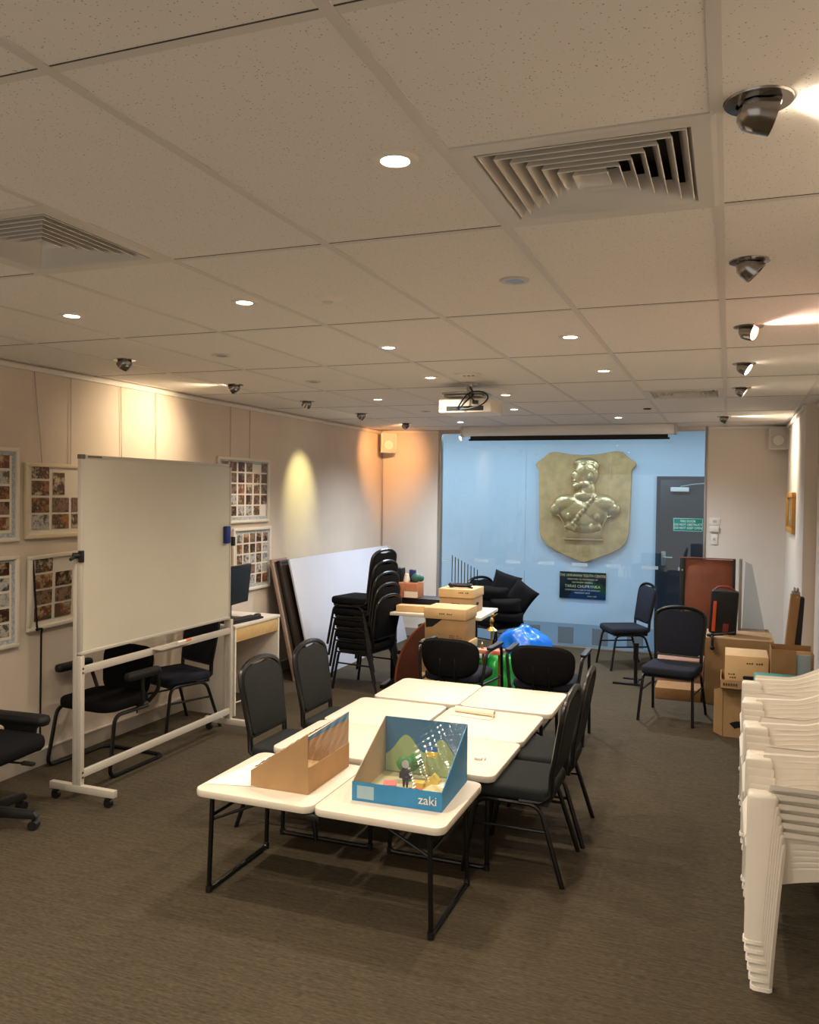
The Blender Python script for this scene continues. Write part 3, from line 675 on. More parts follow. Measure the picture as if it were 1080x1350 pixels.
# facing -y locally; rz turns it
dup(BC, (-2.25, 4.80, 0), math.radians(90), 'charcoal banquet chair at the left side of the tables, farther one', G1)
dup(BC, (-.95, 4.18, 0), math.radians(-90), 'charcoal banquet chair at the right side of the tables, nearer one', G1)
dup(BC, (-.94, 4.67, 0), math.radians(-88), 'charcoal banquet chair at the right side of the tables, farther one', G1)
BN = banquet_chair('black banquet chair standing alone in front of the cardboard boxes', M_FABN)
BN.location = (-.41, 7.40, 0); BN.rotation_euler = (0, 0, math.radians(-10)); BN['group'] = G1
dup(BN, (-1.02, 9.40, 0), math.radians(-62), 'dark banquet chair by the glass wall below the plaque', G1)
dup(BN, (-4.02, 5.50, 0), math.radians(-20), 'black banquet chair behind the right half of the whiteboard', G1)
BS = banquet_chair('black banquet chair at the very bottom of the stack of five', M_FABB)
BS.location = (-3.20, 7.35, 0); BS.rotation_euler = (0, 0, math.radians(-99)); BS['group'] = 'stacked black banquet chairs'
for k, nm in ((1, 'second from the floor in the stack of five'), (2, 'in the middle of the stack of five'), (3, 'second from the top of the stack of five'), (4, 'on top of the stack of five, its seat showing')):
    dup(BS, (-3.20 - .016 * k, 7.35 + .003 * k, .105 * k), math.radians(-99), 'black banquet chair ' + nm, 'stacked black banquet chairs')

def arm_chair(label, sled=False):
    t = thing('armchair', label, 'chair')
    ob = MB(); ob.prism(rrect(-.235, .235, -.24, .20, .10), .405, .475, 'xy', .025, seg=3); ob.build('seat', M_FABB if sled else M_FABN, t)
    def back(u, v):
        a = 2 * PI * u
        return None
    # padded oval back, curved around the sitter
    ob = MB(); poly = []
    for k in range(28):
        a = 2 * PI * k / 28; c, s = math.cos(a), math.sin(a)
        x = (.22 if sled else .24) * (abs(c) ** (.4 if sled else .62)) * (1 if c > 0 else -1); z = (.17 if sled else .155) * (abs(s) ** (.45 if sled else .68)) * (1 if s > 0 else -1)
        poly.append((x, z))
    tb = bmesh.new(); rings = []
    for (sc, yy) in ((0.0, -.03), (.6, -.03), (.9, -.024), (1.0, 0), (.9, .024), (.6, .03), (0.0, .03)):
        if sc == 0: rings.append([tb.verts.new((0, yy, 0))])
        else: rings.append([tb.verts.new((x * sc, yy, z * sc)) for x, z in poly])
    for A, B in zip(rings, rings[1:]):
        for k in range(28):
            q = list(dict.fromkeys([A[k % len(A)], A[(k + 1) % len(A)], B[(k + 1) % len(B)], B[k % len(B)]]))
            tb.faces.new(q)
    for v in tb.verts:
        z = v.co.z; v.co.x *= 1 + .35 * z; v.co.y += .235 - .9 * v.co.x ** 2 + .15 * z; v.co.z += .60
    bmesh.ops.recalc_face_normals(tb, faces=tb.faces); ob._join(tb); ob.build('backrest', M_FABB, t)
    ob = MB(); ob.tube(fillet([(-.06, .15, .40), (-.06, .235, .42), (-.06, .25, .6)], .04), .012); ob.tube(fillet([(.06, .15, .40), (.06, .235, .42), (.06, .25, .6)], .04), .012); ob.build('back_support', M_BLACKM, t)
    for s in (-1, 1):
        if sled:
            ob = MB(); ob.tube(fillet([(s * .02, .27, .013), (s * .26, .27, .013), (s * .27, -.26, .013), (s * .25, -.19, .395), (s * .25, .12, .395)], .06), .013); ob.build('sled_leg', M_BLACKM, t)
            ob = MB(); ob.tube(fillet([(s * .22, .05, .41), (s * .30, .02, .44), (s * .305, .0, .62)], .03), .014); ob.tube(fillet([(s * .22, .16, .41), (s * .29, .19, .5), (s * .30, .14, .63)], .05), .014); ob.build('arm_support', M_BLACKP, t)
            ob = MB(); ob.prism(rrect(s * .305 - .034, s * .305 + .034, -.15, .17, .032), .61, .665, 'xy', .02); ob.build('armrest', M_BLACKP, t)
        else:
            ob = MB(); ob.tube(fillet([(s * .29, -.27, 0), (s * .285, -.22, .655), (s * .285, .14, .655), (s * .25, .17, .40)], .05), .0125); ob.build('arm_frame', M_BLACKM, t)
            ob = MB(); ob.tube([(s * .25, .19, .42), (s * .26, .28, 0)], .0125); ob.build('leg', M_BLACKM, t)
            ob = MB(); ob.tube([(s * .285, -.2, .40), (s * .25, .17, .40)], .010); ob.build('seat_rail', M_BLACKM, t)
            ob = MB(); ob.prism(rrect(s * .285 - .024, s * .285 + .024, -.22, .10, .02), .66, .683, 'xy', .008); ob.build('armrest', M_BLACKP, t)
    return t
A1 = arm_chair('black oval backed armchair at the far end of the tables, left one'); A1.location = (-1.98, 6.36, 0); A1.rotation_euler = (0, 0, PI - .05); A1['group'] = 'armchairs at the far table end'
dup(A1, (-1.27, 6.36, 0), PI + .02, 'black oval backed armchair at the far end of the tables, right one', 'armchairs at the far table end')
dup(BS, (-2.44, 9.22, 0), math.radians(64), 'black banquet chair heaped with black cushions before the glass wall')
A2 = arm_chair('black cantilever armchair against the left wall behind the whiteboard', True); A2.location = (-3.93, 4.60, 0); A2.rotation_euler = (0, 0, math.radians(-3))

# black cushions on that far armchair
def cushion(c, w, h, th, rot, label):
    ob = MB()
    for sgn in (1,):
        def fn(u, v):
            return (0, 0, 0)
    t = bmesh.new(); n = 10; V = {}
    for side in (1, -1):
        for i in range(n + 1):
            for j in range(n + 1):
                a, b = i / n * 2 - 1, j / n * 2 - 1
                k = (i, j) if (i in (0, n) or j in (0, n)) else (i, j, side)
                if k in V: continue
                pin = 1 - .07 * (1 - a * a) * abs(b) ** 3 ; pin2 = 1 - .07 * (1 - b * b) * abs(a) ** 3
                V[k] = t.verts.new((a * w / 2 * pin2, side * th / 2 * ((1 - a ** 4) * (1 - b ** 4)) ** .6 if len(k) == 3 else 0, b * h / 2 * pin))
    g = lambda i, j, s: V.get((i, j)) or V.get((i, j, s))
    for side in (1, -1):
        for i in range(n):
            for j in range(n):
                t.faces.new((g(i, j, side), g(i + 1, j, side), g(i + 1, j + 1, side), g(i, j + 1, side)))
    bmesh.ops.recalc_face_normals(t, faces=t.faces); ob._join(t)
    o = ob.build('cushion', M_FABB, ang=80); o.location = c; o.rotation_euler = rot
    return tag(o, label, 'cushion', 'black cushions heaped on the far armchair')
cushion((-2.30, 9.10, .855), .31, .27, .12, (-.25, .30, .15), 'black square cushion standing tilted at the top of the cushion heap')
cushion((-2.11, 9.06, .745), .29, .29, .12, (-.2, .62, .1), 'black square cushion standing on its corner at the right of the heap')
cushion((-2.44, 9.03, .76), .40, .17, .17, (.2, .04, .1), 'black plump cushion lying at the left front of the heap')
cushion((-2.26, 8.98, .64), .36, .17, .18, (.1, -.05, .1), 'black plump cushion in the middle front of the heap')
cushion((-2.24, 9.0, .52), .36, .13, .22, (.1, .04, .1), 'black plump cushion at the bottom front of the heap')

# ------------------------------------------------------------------ folding tables
def bifold(label, L=1.22, W=.61, H=.49):
    """long side along local x, origin at the centre on the floor"""
    t = thing('folding_table', label, 'table')
    for s in (-1, 1):
        ob = MB(); x0, x1 = (-L / 2, -.002) if s < 0 else (.002, L / 2)
        ob.prism(rrect(x0, x1, -W / 2, W / 2, .05), H - .036, H, 'xy', .008, seg=2); ob.build('tabletop', M_TABLE, t)
        xx = s * (L / 2 - .075)
        path = fillet([(xx, -W / 2 + .05, H - .05), (xx + s * .012, -W / 2 + .045, .012), (xx + s * .012, W / 2 - .045, .012), (xx, W / 2 - .05, H - .05)], .03)
        ob = MB(); ob.tube(path, .0115); ob.build('leg_frame', M_BLACKM, t)
        ob = MB(); ob.tube([(xx, -W / 2 + .05, H - .13), (xx, W / 2 - .05, H - .13)], .008); ob.build('cross_bar', M_BLACKM, t)
        for q in (-1, 1):
            ob = MB(); ob.tube([(xx, q * (W / 2 - .055), H - .15), (xx - s * .25, q * (W / 2 - .08), H - .045)], .007); ob.build('brace', M_BLACKM, t)
            ob = MB(); ob.cyl((xx + s * .012, q * (W / 2 - .045) , 0), (xx + s * .012, q * (W / 2 - .045), .03), .015); ob.build('foot_cap', M_BLACKP, t)
        ob = MB(); ob.box(min(x0, x1) + .03, max(x0, x1) - .03, -W / 2 + .03, W / 2 - .03, H - .042, H - .0365); ob.build('underside_frame', M_BLACKP, t)
    ob = MB(); ob.box(-.035, .035, -W / 2 + .01, -W / 2 + .03, H - .06, H - .037, .004); ob.build('latch', M_BLACKP, t)
    return t
GT = 'cream folding tables pushed together'
T1 = bifold('cream folding table across the near end, holding the two show boxes'); T1.location = (-1.675, 3.555, 0); T1['group'] = GT
dup(T1, (-1.975, 4.555, 0), PI / 2, 'long cream folding table of the middle pair, left one', GT)
dup(T1, (-1.345, 4.555, 0), PI / 2, 'long cream folding table of the middle pair, right one', GT)
dup(T1, (-1.62, 5.52, 0), 0, 'cream folding table across the far end, before the armchairs', GT)

# ------------------------------------------------------------------ show boxes on the near table
def wedge_box(label, W, D, zf, zb, th, outer, inner, floor_m, side_m, loc, rz, low_back=None):
    """open show box: low front, high back, sloping sides. Front at -y."""
    t = thing('display_box', label, 'box', loc, rz)
    ob = MB(); ob.box(-W / 2, W / 2, -D / 2, -D / 2 + th, 0, zf); ob.build('front_panel', outer, t, smooth=False)
    ob = MB(); ob.box(-W / 2, W / 2, D / 2 - th, D / 2, 0, low_back or zb); ob.build('back_panel', [inner], t, smooth=False)
    for s in (-1, 1):
        x0 = s * W / 2; x1 = x0 - s * th
        ob = MB(); ob.prism([(-D / 2 + th, 0), (D / 2 - th, 0), (D / 2 - th, zb), (-D / 2 + th, zf)], min(x0, x1), max(x0, x1), 'yz'); ob.build('side_panel', side_m[0 if s < 0 else 1], t, smooth=False)
    ob = MB(); ob.box(-W / 2 + th, W / 2 - th, -D / 2 + th, D / 2 - th, .001, .005); ob.build('base_panel', floor_m, t, smooth=False)
    if low_back:
        def cb_(u, v): return ((u - .5) * W * .995, D / 2 + .002 * math.sin(u * 30 + v * 17) * math.sin(v * 6), low_back + (zb - low_back) * v)
        ob = MB(); ob.grid(cb_, 40, 16); ob.build('cellophane_window', M_CELLO, t, ang=60)
        ob = MB(); ob.prism([(D / 2 - th - .001, zb), (D / 2 - th - .001, zb - .035), (-D / 2 + .06, zf + .02), (-D / 2 + .02, zf + .01)], -W / 2 + th, -W / 2 + th + .001, 'yz'); ob.build('blue_print_edge', M_BLUEB, t, smooth=False)
    # cellophane stretched over the opening, wrinkled
    def cel(u, v):
        x = (u - .5) * W * .995; y = -D / 2 + v * D; z = zf + (zb - zf) * v
        wr = (.0025 * math.sin(u * 40 + v * 25) + .002 * math.sin(u * 63 - v * 51)) * u ** 3
        return (x, y - wr * .5, z + wr + .004)
    ob = MB(); ob.grid(cel, 60, 50); o = ob.build('cellophane_wrap', M_CELLO, t, ang=60)
    return t
M_INC = mat('inner_cardboard', (196, 168, 130), .8)
SB = wedge_box('open blue show box with paper village scene under cellophane, on the near table', .42, .42, .085, .275, .004, M_BLUEB, M_BLUED, mat('craft_base_paper', (196, 190, 150), .8), (M_INC, M_BLUEB), (-1.345, 3.62, .491), math.radians(2))
# hills and craft inside the box
def hillpts(): 
    P = [(-.2, 0.0)]
    for k in range(41):
        x = -.2 + .4 * k / 40
        z = .07 + .115 * math.exp(-((x + .095) / .07) ** 2) + .11 * math.exp(-((x - .085) / .062) ** 2)
        P.append((x, z))
    P.append((.2, 0.0)); return P
ob = MB(); ob.prism([(x, z + .01) for x, z in hillpts()], .198, .202, 'xz'); ob.build('paper_hills', M_HILL, SB, smooth=False)
ob = MB(); ob.box(-.02, .14, -.2125, -.2105, .03, .06)
ob.bm.free()
text('lettering', 'zaki', .056, M_WHITEP, SB, (.145, -.2115, .042), (PI / 2, 0, 0))
ob = MB(); ob.box(-.185, -.105, -.2115, -.2101, .012, .07); ob.build('paper_label', mat('label_paper', (150, 178, 190), .7), SB)
t = SB
def craft(name, m, fn): ob = MB(); fn(ob); return ob.build(name, m, SB)
craft('paper_tree', mat('paper_tree_green', (56, 120, 62), .8, var=.3, scale=40, bump=.8, bscale=60), lambda o: (o.ball((-.055, .10, .085), .05, (1.1, .6, .75)), o.ball((-.02, .11, .10), .04, (1, .6, .9)), o.cyl((-.04, .1, 0.005), (-.04, .1, .06), .008)))
craft('paper_figure', mat('figure_navy_paper', (28, 24, 48), .8), lambda o: (o.prism([(-.03, .05), (-.015, .05), (-.012, .01), (-.004, .01), (0, .045), (.004, .01), (.012, .01), (.015, .05), (.03, .05), (.03, .075), (.012, .1), (-.012, .1), (-.03, .075)], .0, .004, 'xz', M=Matrix.Translation((-.03, .0, 0)))))
craft('figure_head', mat('figure_face_paper', (190, 186, 190), .8), lambda o: o.lathe([(0, 0), (.018, 0), (.018, .004), (0, .004)], n=18, M=Matrix.Translation((-.03, .0, .118)) @ Matrix.Rotation(PI / 2, 4, 'X')))
craft('pink_block', mat('pink_paper', (222, 120, 120), .8), lambda o: o.box(-.13, -.07, -.04, .03, .006, .035, M=Matrix.Rotation(.3, 4, 'Z')))
craft('yellow_house', mat('yellow_paper', (226, 196, 90), .8), lambda o: (o.prism([(.06, .006), (.12, .006), (.12, .04), (.09, .07), (.06, .04)], .03, .08, 'xz'), o.box(-.0, .05, .02, .06, .006, .03)))
craft('flag_pole', mat('pole_wood', (196, 160, 100), .7), lambda o: o.cyl((.045, .08, 0.005), (.045, .08, .19), .0025))
craft('flag_blue_half', mat('flag_blue', (20, 110, 180), .7), lambda o: o.box(.047, .10, .079, .081, .165, .19))
craft('flag_yellow_half', mat('flag_yellow', (236, 196, 50), .7), lambda o: o.box(.047, .10, .079, .081, .14, .165))
craft('blue_pond_paper', mat('pond_blue', (60, 140, 190), .7), lambda o: o.box(-.03, .12, -.14, -.06, .0052, .012, M=Matrix.Rotation(.1, 4, 'Z')))
craft('pebble_cluster', mat('orange_bits', (220, 110, 50), .7), lambda o: [o.ball((.03 + .014 * k, -.02 - .01 * (k % 3), .018), .011, sub=2) for k in range(5)])
craft('purple_bits', mat('purple_bits', (60, 50, 120), .7), lambda o: [o.ball((.01 + .016 * k, -.05 - .008 * (k % 2), .018), .012, sub=2) for k in range(4)])
craft('sand_card', mat('sand_paper', (214, 204, 150), .8), lambda o: (o.box(.08, .19, -.05, .1, .0052, .03, M=Matrix.Rotation(-.2, 4, 'Z'))))

SK = wedge_box('plain brown cardboard show box with cellophane side, on the near table', .44, .30, .075, .275, .004, M_CARD, M_CARD, M_CARDL, (M_CARD, M_CARD), (-1.905, 3.60, .491), math.radians(-90), .12)
ob = MB(); ob.quad((-2.27, 3.33, .4915), (-2.02, 3.38, .4925), (-1.98, 3.85, .4925), (-2.2, 3.80, .4915)); tag(ob.build('paper_sheet', mat('white_paper', (232, 228, 220), .7), smooth=False), 'large sheet of white paper under the brown show box', 'paper')
# curved sheet roll
t = thing('paper_roll', 'curled roll of cream paper lying on the right middle table', 'paper', (-1.45, 5.02, .4905), math.radians(-6))
ob = MB()
def rollf(u, v):
    a = v * 2.6 * PI; r = .015 + .0012 * v * 5; return ((u - .5) * .26, -r * math.cos(a + PI / 2) , .024 + r * math.sin(a - PI / 2))
ob.grid(rollf, 4, 40); ob.build('rolled_part', mat('cream_paper', (240, 228, 208), .7), t, ang=80)
ob = MB(); ob.box(-.13, .13, -.075, .01, .001, .003); ob.build('flat_end', MATS['cream_paper'], t)
ob = MB(); ob.box(-.02, .02, -.012, .012, 0, .012, .003); ob.ball((.035, .005, .007), .007, sub=2); o = ob.build('eraser_crumb', M_WHITEP, loc=(-1.185, 4.18, .4905)); tag(o, 'small white crumpled item on the right middle table', 'rubber')
ob = MB(); ob.box(-.02, .02, -.03, .03, 0, .022, .006); o = ob.build('dark_case', mat('dark_red_case', (52, 22, 28), .4), loc=(-1.61, 3.95, .4905)); tag(o, 'small dark object between the two show boxes on the table', 'box')

# ------------------------------------------------------------------ whiteboard on castors
t = thing('whiteboard', 'large wheeled whiteboard on a pale steel frame by the left wall', 'whiteboard', (-3.57, 4.65, 0))
y0, y1 = -.715, .88
ob = MB(); ob.box(-.008, .010, y0 + .012, y1 - .012, .895, 2.05); ob.build('writing_panel', M_WB, t, smooth=False)
ob = MB()
for b in ((y0, y1, 2.045, 2.065), (y0, y1, .88, .9), (y0, y0 + .016, .9, 2.045), (y1 - .016, y1, .9, 2.045)): ob.box(-.014, .016, b[0], b[1], b[2], b[3], .003)
ob.build('board_frame', M_WBF, t)
MCC = mat('grey_corner_plastic', (96, 92, 86), .5)
ob = MB(); ob.box(-.016, .018, y0 - .002, y0 + .03, 2.04, 2.067, .003); ob.build('corner_cap', MCC, t)
ob = MB(); ob.box(-.016, .018, y1 - .03, y1 + .002, 2.04, 2.067, .003); ob.build('corner_cap', MCC, t)
ob = MB(); ob.box(.0161, .018, y0 + .05, y0 + .17, 2.05, 2.06); ob.build('trim_strip', MCC, t)
for s, yy in ((-1, -.700), (1, .900)):
    ob = MB(); ob.box(-.045, -.0165, yy - .016, yy + .016, .1, 1.48, .003); ob.build('post', M_WBF, t)
    ob = MB(); ob.box(-.0160, .018, yy - .016, yy + .016, .1, .875, .003); ob.build('lower_post', M_WBF, t)
    ob = MB(); ob.box(-.215, .26, yy - .018, yy + .018, .062, .105, .003); f = ob.build('foot_bar', M_WBF, t)
    for x in (-.18, .21):
        ob = MB(); ob.cyl((x, yy - .012, .026), (x, yy + .012, .026), .026, 18); ob.cyl((x, yy, .05), (x, yy, .062), .01, 8); ob.box(x - .018, x + .018, yy - .016, yy + .016, .042, .056, .004); ob.build('castor', M_BLACKP, f)
ob = MB(); ob.box(-.010, .014, -.684, .884, .765, .81, .003); ob.build('upper_rail', M_WBF, t)
ob = MB(); ob.box(-.010, .014, -.684, .884, .145, .19, .003); ob.build('lower_rail', M_WBF, t)
ob = MB(); ob.box(.017, .085, -.05, .34, .80, .806, .001); ob.box(.082, .087, -.05, .34, .80, .815, .001); tr = ob.build('marker_tray', M_WBF, t)
for z in (.15, .18, .775, .80): ob = MB(); ob.cyl((.018, -.70, z), (.023, -.70, z), .006, 10); ob.build('bolt', M_CHROME, t)
ob = MB(); ob.cyl((-.02, y0 - .03, 1.47), (.0, y0 + .0, 1.47), .018, 12); ob.box(.0, .03, y0 - .01, y0 + .012, 1.43, 1.50, .004); ob.tube([(-.01, y0 - .06, 1.45), (-.01, y0, 1.47)], .01); ob.build('pivot_clamp', M_BLACKP, t)
ob = MB(); ob.box(-.02, .03, y1 + .0, y1 + .04, 1.44, 1.51, .006); ob.build('pivot_clamp', M_BLACKP, t)
ob = MB(); ob.box(0, .035, -.028, .028, -.065, .065, .008); o = ob.build('board_eraser', mat('blue_felt_eraser', (22, 44, 120), .6), loc=(-3.559, 5.455, 1.53)); tag(o, 'blue magnetic eraser stuck near the right edge of the whiteboard', 'eraser')
ob = MB(); ob.cyl((-3.52, 4.82, .816), (-3.52, 4.91, .816), .009, 10); ob.mi = 1; ob.cyl((-3.52, 4.91, .816), (-3.52, 4.97, .816), .009, 10); o = ob.build('marker_pen', [M_WHITEP, mat('marker_orange', (210, 110, 60), .5)]); tag(o, 'orange and white marker pen on the whiteboard tray', 'pen')

# ------------------------------------------------------------------ desk with computer
t = thing('computer_desk', 'white desk with an oak drawer front against the left wall', 'desk', (-4.03, 6.34, 0))
ob = MB(); ob.box(-.25, .26, -.40, .34, .725, .75, .002); ob.build('desk_top', M_WHITEP, t)
for y in (-.385, .325):
    ob = MB(); ob.box(-.25, .255, y - .01, y + .01, 0, .7245, .002); ob.build('side_panel', M_WHITEP, t)
ob = MB(); ob.box(.235, .253, -.373, .313, .61, .7240, .001); ob.build('drawer_front', M_WOODL, t)
ob = MB(); ob.box(-.24, .234, -.373, .313, .61, .622); ob.build('drawer_base', M_WOODL, t)
t = thing('computer_monitor', 'dark computer monitor on the desk behind the whiteboard post', 'monitor', (-4.04, 6.24, .751), math.radians(6))
ob = MB(); ob.prism(rrect(-.12, .12, -.10, .10, .03), 0, .012, 'xy', .003); ob.build('stand_base', M_BLACKP, t)
ob = MB(); ob.box(-.02, .02, -.04, .04, .01, .2, .006); ob.build('stand_neck', M_BLACKP, t)
M_SCR = mat('dark_screen', (20, 23, 28), .35)
ob = MB(); ob.box(.02, .05, -.27, .27, .13, .47, .006, M=Matrix.Rotation(.1, 4, 'Y')); ob.build('display_housing', M_BLACKP, t)
ob = MB(); ob.box(.0505, .052, -.255, .255, .145, .455, M=Matrix.Rotation(.1, 4, 'Y')); ob.build('screen', M_SCR, t)
t = thing('keyboard', 'black keyboard on the desk in front of the monitor', 'keyboard', (-3.87, 6.2, .751), math.radians(-4))
ob = MB(); ob.box(-.07, .07, -.22, .22, 0, .018, .004); ob.build('keyboard_body', M_BLACKP, t)
ob = MB()
for i in range(5):
    for j in range(14): ob.box(-.06 + i * .024, -.04 + i * .024, -.21 + j * .03, -.186 + j * .03, .018, .024, .002)
ob.build('keys', M_BLACKM, t)
ob = MB(); ob.ball((0, 0, .008), .035, (.8, 1.3, .45)); o = ob.build('computer_mouse', M_BLACKP, loc=(-3.9, 6.50, .752)); tag(o, 'black computer mouse on the desk beside the keyboard', 'mouse')

# ------------------------------------------------------------------ leaning boards on the left wall
def leaning(name, y0, y1, H, th, xfoot, xtop, m, label, cat='board', edge=None, z0=0.0, skew=0.0):
    t = thing(name, label, cat, (xfoot, y0, z0))
    a = math.asin((xfoot - xtop) / H); t.rotation_euler = (0, -a, 0)
    ob = MB(); ob.box(-th, 0, 0, y1 - y0, 0, H, .002); ob.build('panel', m, t)
    if edge:
        ob = MB()
        for b in ((0, y1 - y0, 0, .03), (0, y1 - y0, H - .03, H), (0, .03, .03, H - .03), (y1 - y0 - .03, y1 - y0, .03, H - .03)): ob.box(-th - .004, .006, b[0] - .001, b[1] + .001, b[2] - .0005, b[3] + .0005, .002)
        ob.build('edge_frame', edge, t)
    return t
M_PINB = mat('pale_board_surface', (200, 202, 214), .5, var=.02, scale=2)
M_DKWOOD = mat('dark_stained_frame', (46, 36, 28), .5)
leaning('notice_board', 7.42, 10.0, 1.22, .02, -3.93, -4.22, M_PINB, 'long pale white board leaning on the left wall behind the stacked chairs')
leaning('framed_board', 7.44, 7.95, 1.21, .03, -3.86, -4.16, mat('dark_board_back', (44, 36, 28), .7), 'dark framed board leaning under the long white board, seen end on', 'board', M_DKWOOD).location.y = 7.35
bpy.data.objects['framed_board'].location.x = -3.965
leaning('wall_panel', 7.36, 7.66, 1.22, .02, -3.87, -4.15, mat('grey_board_back', (58, 54, 52), .7), 'thin dark panel with pale edge leaning left of the framed board', 'board', mat('pale_edge', (150, 124, 108), .6))
for nme, xo in (('notice_board', -3.80), ('framed_board', -3.87), ('wall_panel', -3.93)):
    bpy.data.objects[nme].location.x = xo
bpy.data.objects['wall_panel'].location.y = 7.27

# ------------------------------------------------------------------ back left: work table with clutter
t = thing('work_table', 'cream topped table with black legs loaded with boxes at the back', 'table', (-2.75, 7.66, 0), math.radians(2))
ob = MB(); ob.box(-.66, .66, -.33, .36, .71, .74, .004); ob.build('tabletop', M_TABLE, t)
for s in (-1, 1):
    ob = MB(); ob.box(s * .30 - .025, s * .30 + .025, -.02, .03, .04, .71, .004); ob.build('leg', M_BLACKM, t)
    ob = MB(); ob.box(s * .30 - .025, s * .30 + .025, -.30, .32, 0, .04, .004); ob.build('foot', M_BLACKM, t)
ob = MB(); ob.box(-.28, .28, -.005, .02, .28, .32, .003); ob.build('cross_rail', M_BLACKM, t)
def carton(name, x0, x1, y0, y1, z0, z1, m, label, rz=0, lid=None, hole=None, group=None, cat='box', prints=()):
    cx, cy = (x0 + x1) / 2, (y0 + y1) / 2
    t = thing(name, label, cat, (cx, cy, z0), rz, group); w, d, h = (x1 - x0) / 2, (y1 - y0) / 2, z1 - z0
    zt = h if lid is None else h - .001
    ob = MB(); ob.box(-w, w, -d, d, 0, zt, .003); ob.build('carton_body', m, t)
    if lid is not None:
        ob = MB(); ob.box(-w - .008, w + .008, -d - .008, d + .008, h - lid, h + .004, .003); ob.build('lid', M_CARDL if m is not M_CARDD else M_CARD, t)
    if hole:
        ob = MB(); ob.prism(rrect(-.045 + hole[0], .045 + hole[0], hole[1] - .014, hole[1] + .014, .012), -d - .0015, -d + .001, 'xz'); ob.build('hand_hole', M_BLACKP, t)
        ob = MB(); ob.prism(rrect(-.045, .045, hole[1] - .014, hole[1] + .014, .012), w - .001, w + .0015, 'yz'); ob.build('hand_hole', M_BLACKP, t)
    for (px, pz, pw, phh) in prints:
        yy = -d - (.0095 if lid and pz > h - lid else .0012)
        ob = MB()
        n = max(3, int(pw / .016))
        for k in range(n):
            if k % 4 != 3: ob.box(px + pw * k / n, px + pw * (k + .7) / n, yy, yy + .001, pz, pz + phh * random.uniform(.6, 1))
        ob.build('box_print', M_PRINT, t, smooth=False)
    return t
GA = 'archive boxes in the back left pile'
carton('archive_box', -2.50, -2.09, 6.95, 7.25, 0.0, .28, M_CARD, 'cardboard archive box on the floor behind the left armchair, lowest in the pile', lid=.07, hole=(0, .14), group=GA)
carton('archive_box', -2.50, -2.09, 6.95, 7.25, .285, .57, M_CARD, 'cardboard archive box in the middle of the pile behind the left armchair', lid=.07, hole=(0, .14), group=GA)
carton('archive_box', -2.47, -2.10, 6.93, 7.25, .576, .86, M_CARD, 'big tan archive box with overhanging lid, top of the pile behind the armchair', lid=.09, hole=None, group=GA, prints=[(-.05, .235, .14, .012), (.04, .05, .09, .01), (.04, .034, .12, .008)])
carton('archive_box', -2.53, -2.21, 7.50, 7.86, .742, .965, M_CARD, 'tan archive box standing on the work table, with a black coil on top', lid=.075, hole=(-.0, .08), group=GA, prints=[(.03, .19, .10, .013)])
# dark triangular tape mark on the big box is a sticker
ob = MB(); ob.prism([(-2.46, .775), (-2.30, .775), (-2.40, .70), (-2.46, .69)], 6.9275, 6.929, 'xz'); tag(ob.build('black_sticker', M_BLACKP), 'black triangular sticker on the big tan archive box', 'sticker')
ob = MB()
for k in range(3): ob.tube([( -2.37 + (.09 + .01 * k) * math.cos(a / 12 * 2 * PI), 7.66 + (.05 + .01 * k) * math.sin(a / 12 * 2 * PI), .982 + .008 * k) for a in range(12)], .008, 6, closed=True)
ob.ball((-2.45, 7.62, .995), .028, (1.2, 1, .8)); ob.tube([(-2.3, 7.66, .98), (-2.24, 7.6, .978)], .008)
tag(ob.build('cable_coil', mat('dark_blue_cable', (20, 24, 44), .5)), 'dark coiled cable lying on top of the archive box on the table', 'cable')
carton('cardboard_tray', -3.18, -2.84, 7.72, 7.92, .83, .975, mat('copper_brown_card', (172, 112, 78), .7, var=.1, scale=30), 'copper brown carton on the work table behind the stacked chairs', prints=())
ob = MB(); ob.box(-3.22, -2.42, 7.75, 8.0, .742, .828, .008); tag(ob.build('black_flat_case', M_BLACKP), 'long flat black case lying on the back of the work table', 'case')
t = thing('black_case', 'black equipment case standing on the copper brown carton', 'case', (-3.115, 7.84, .977))
ob = MB(); ob.box(-.085, .085, -.06, .06, 0, .135, .006); ob.build('case_body', M_BLACKP, t)
ob = MB(); ob.box(-.05, .05, -.062, -.0601, .09, .115); ob.build('metal_clip', M_ALU, t)
ob = MB(); ob.lathe([(0, 0), (.035, 0), (.032, .03), (.02, .08), (0, .085)], n=16); tag(ob.build('paper_cup', M_WHITEP, loc=(-2.985, 7.82, .977)), 'small white cup beside the black equipment case', 'cup')
ob = MB(); ob.box(-.03, .03, -.03, .03, 0, .12, .01); tag(ob.build('blue_bottle', mat('blue_plastic', (30, 44, 96), .4), loc=(-2.945, 7.88, .977)), 'dark blue bottle on the copper brown carton', 'bottle')
ob = MB(); ob.ball((0, 0, .045), .045, (1.1, 1, 1)); ob.ball((.04, .02, .04), .035); tag(ob.build('green_ball', mat('teal_green_plastic', (40, 100, 92), .5, var=.3, scale=30), loc=(-2.885, 7.82, .977)), 'teal green bundle at the right end of the copper carton', 'bundle')
ob = MB(); ob.box(-.07, .07, -.001, .001, -.03, .03); tag(ob.build('white_note', M_WHITEP, loc=(-2.90, 7.716, .865)), 'white paper note on the front of the copper brown carton', 'paper')
carton('flat_wooden_box', -2.93, -2.60, 7.40, 7.52, .742, .80, mat('pale_wood_box', (206, 168, 118), .7, var=.06, scale=10), 'long low pale wooden box at the near edge of the work table', rz=math.radians(8))
ob = MB()
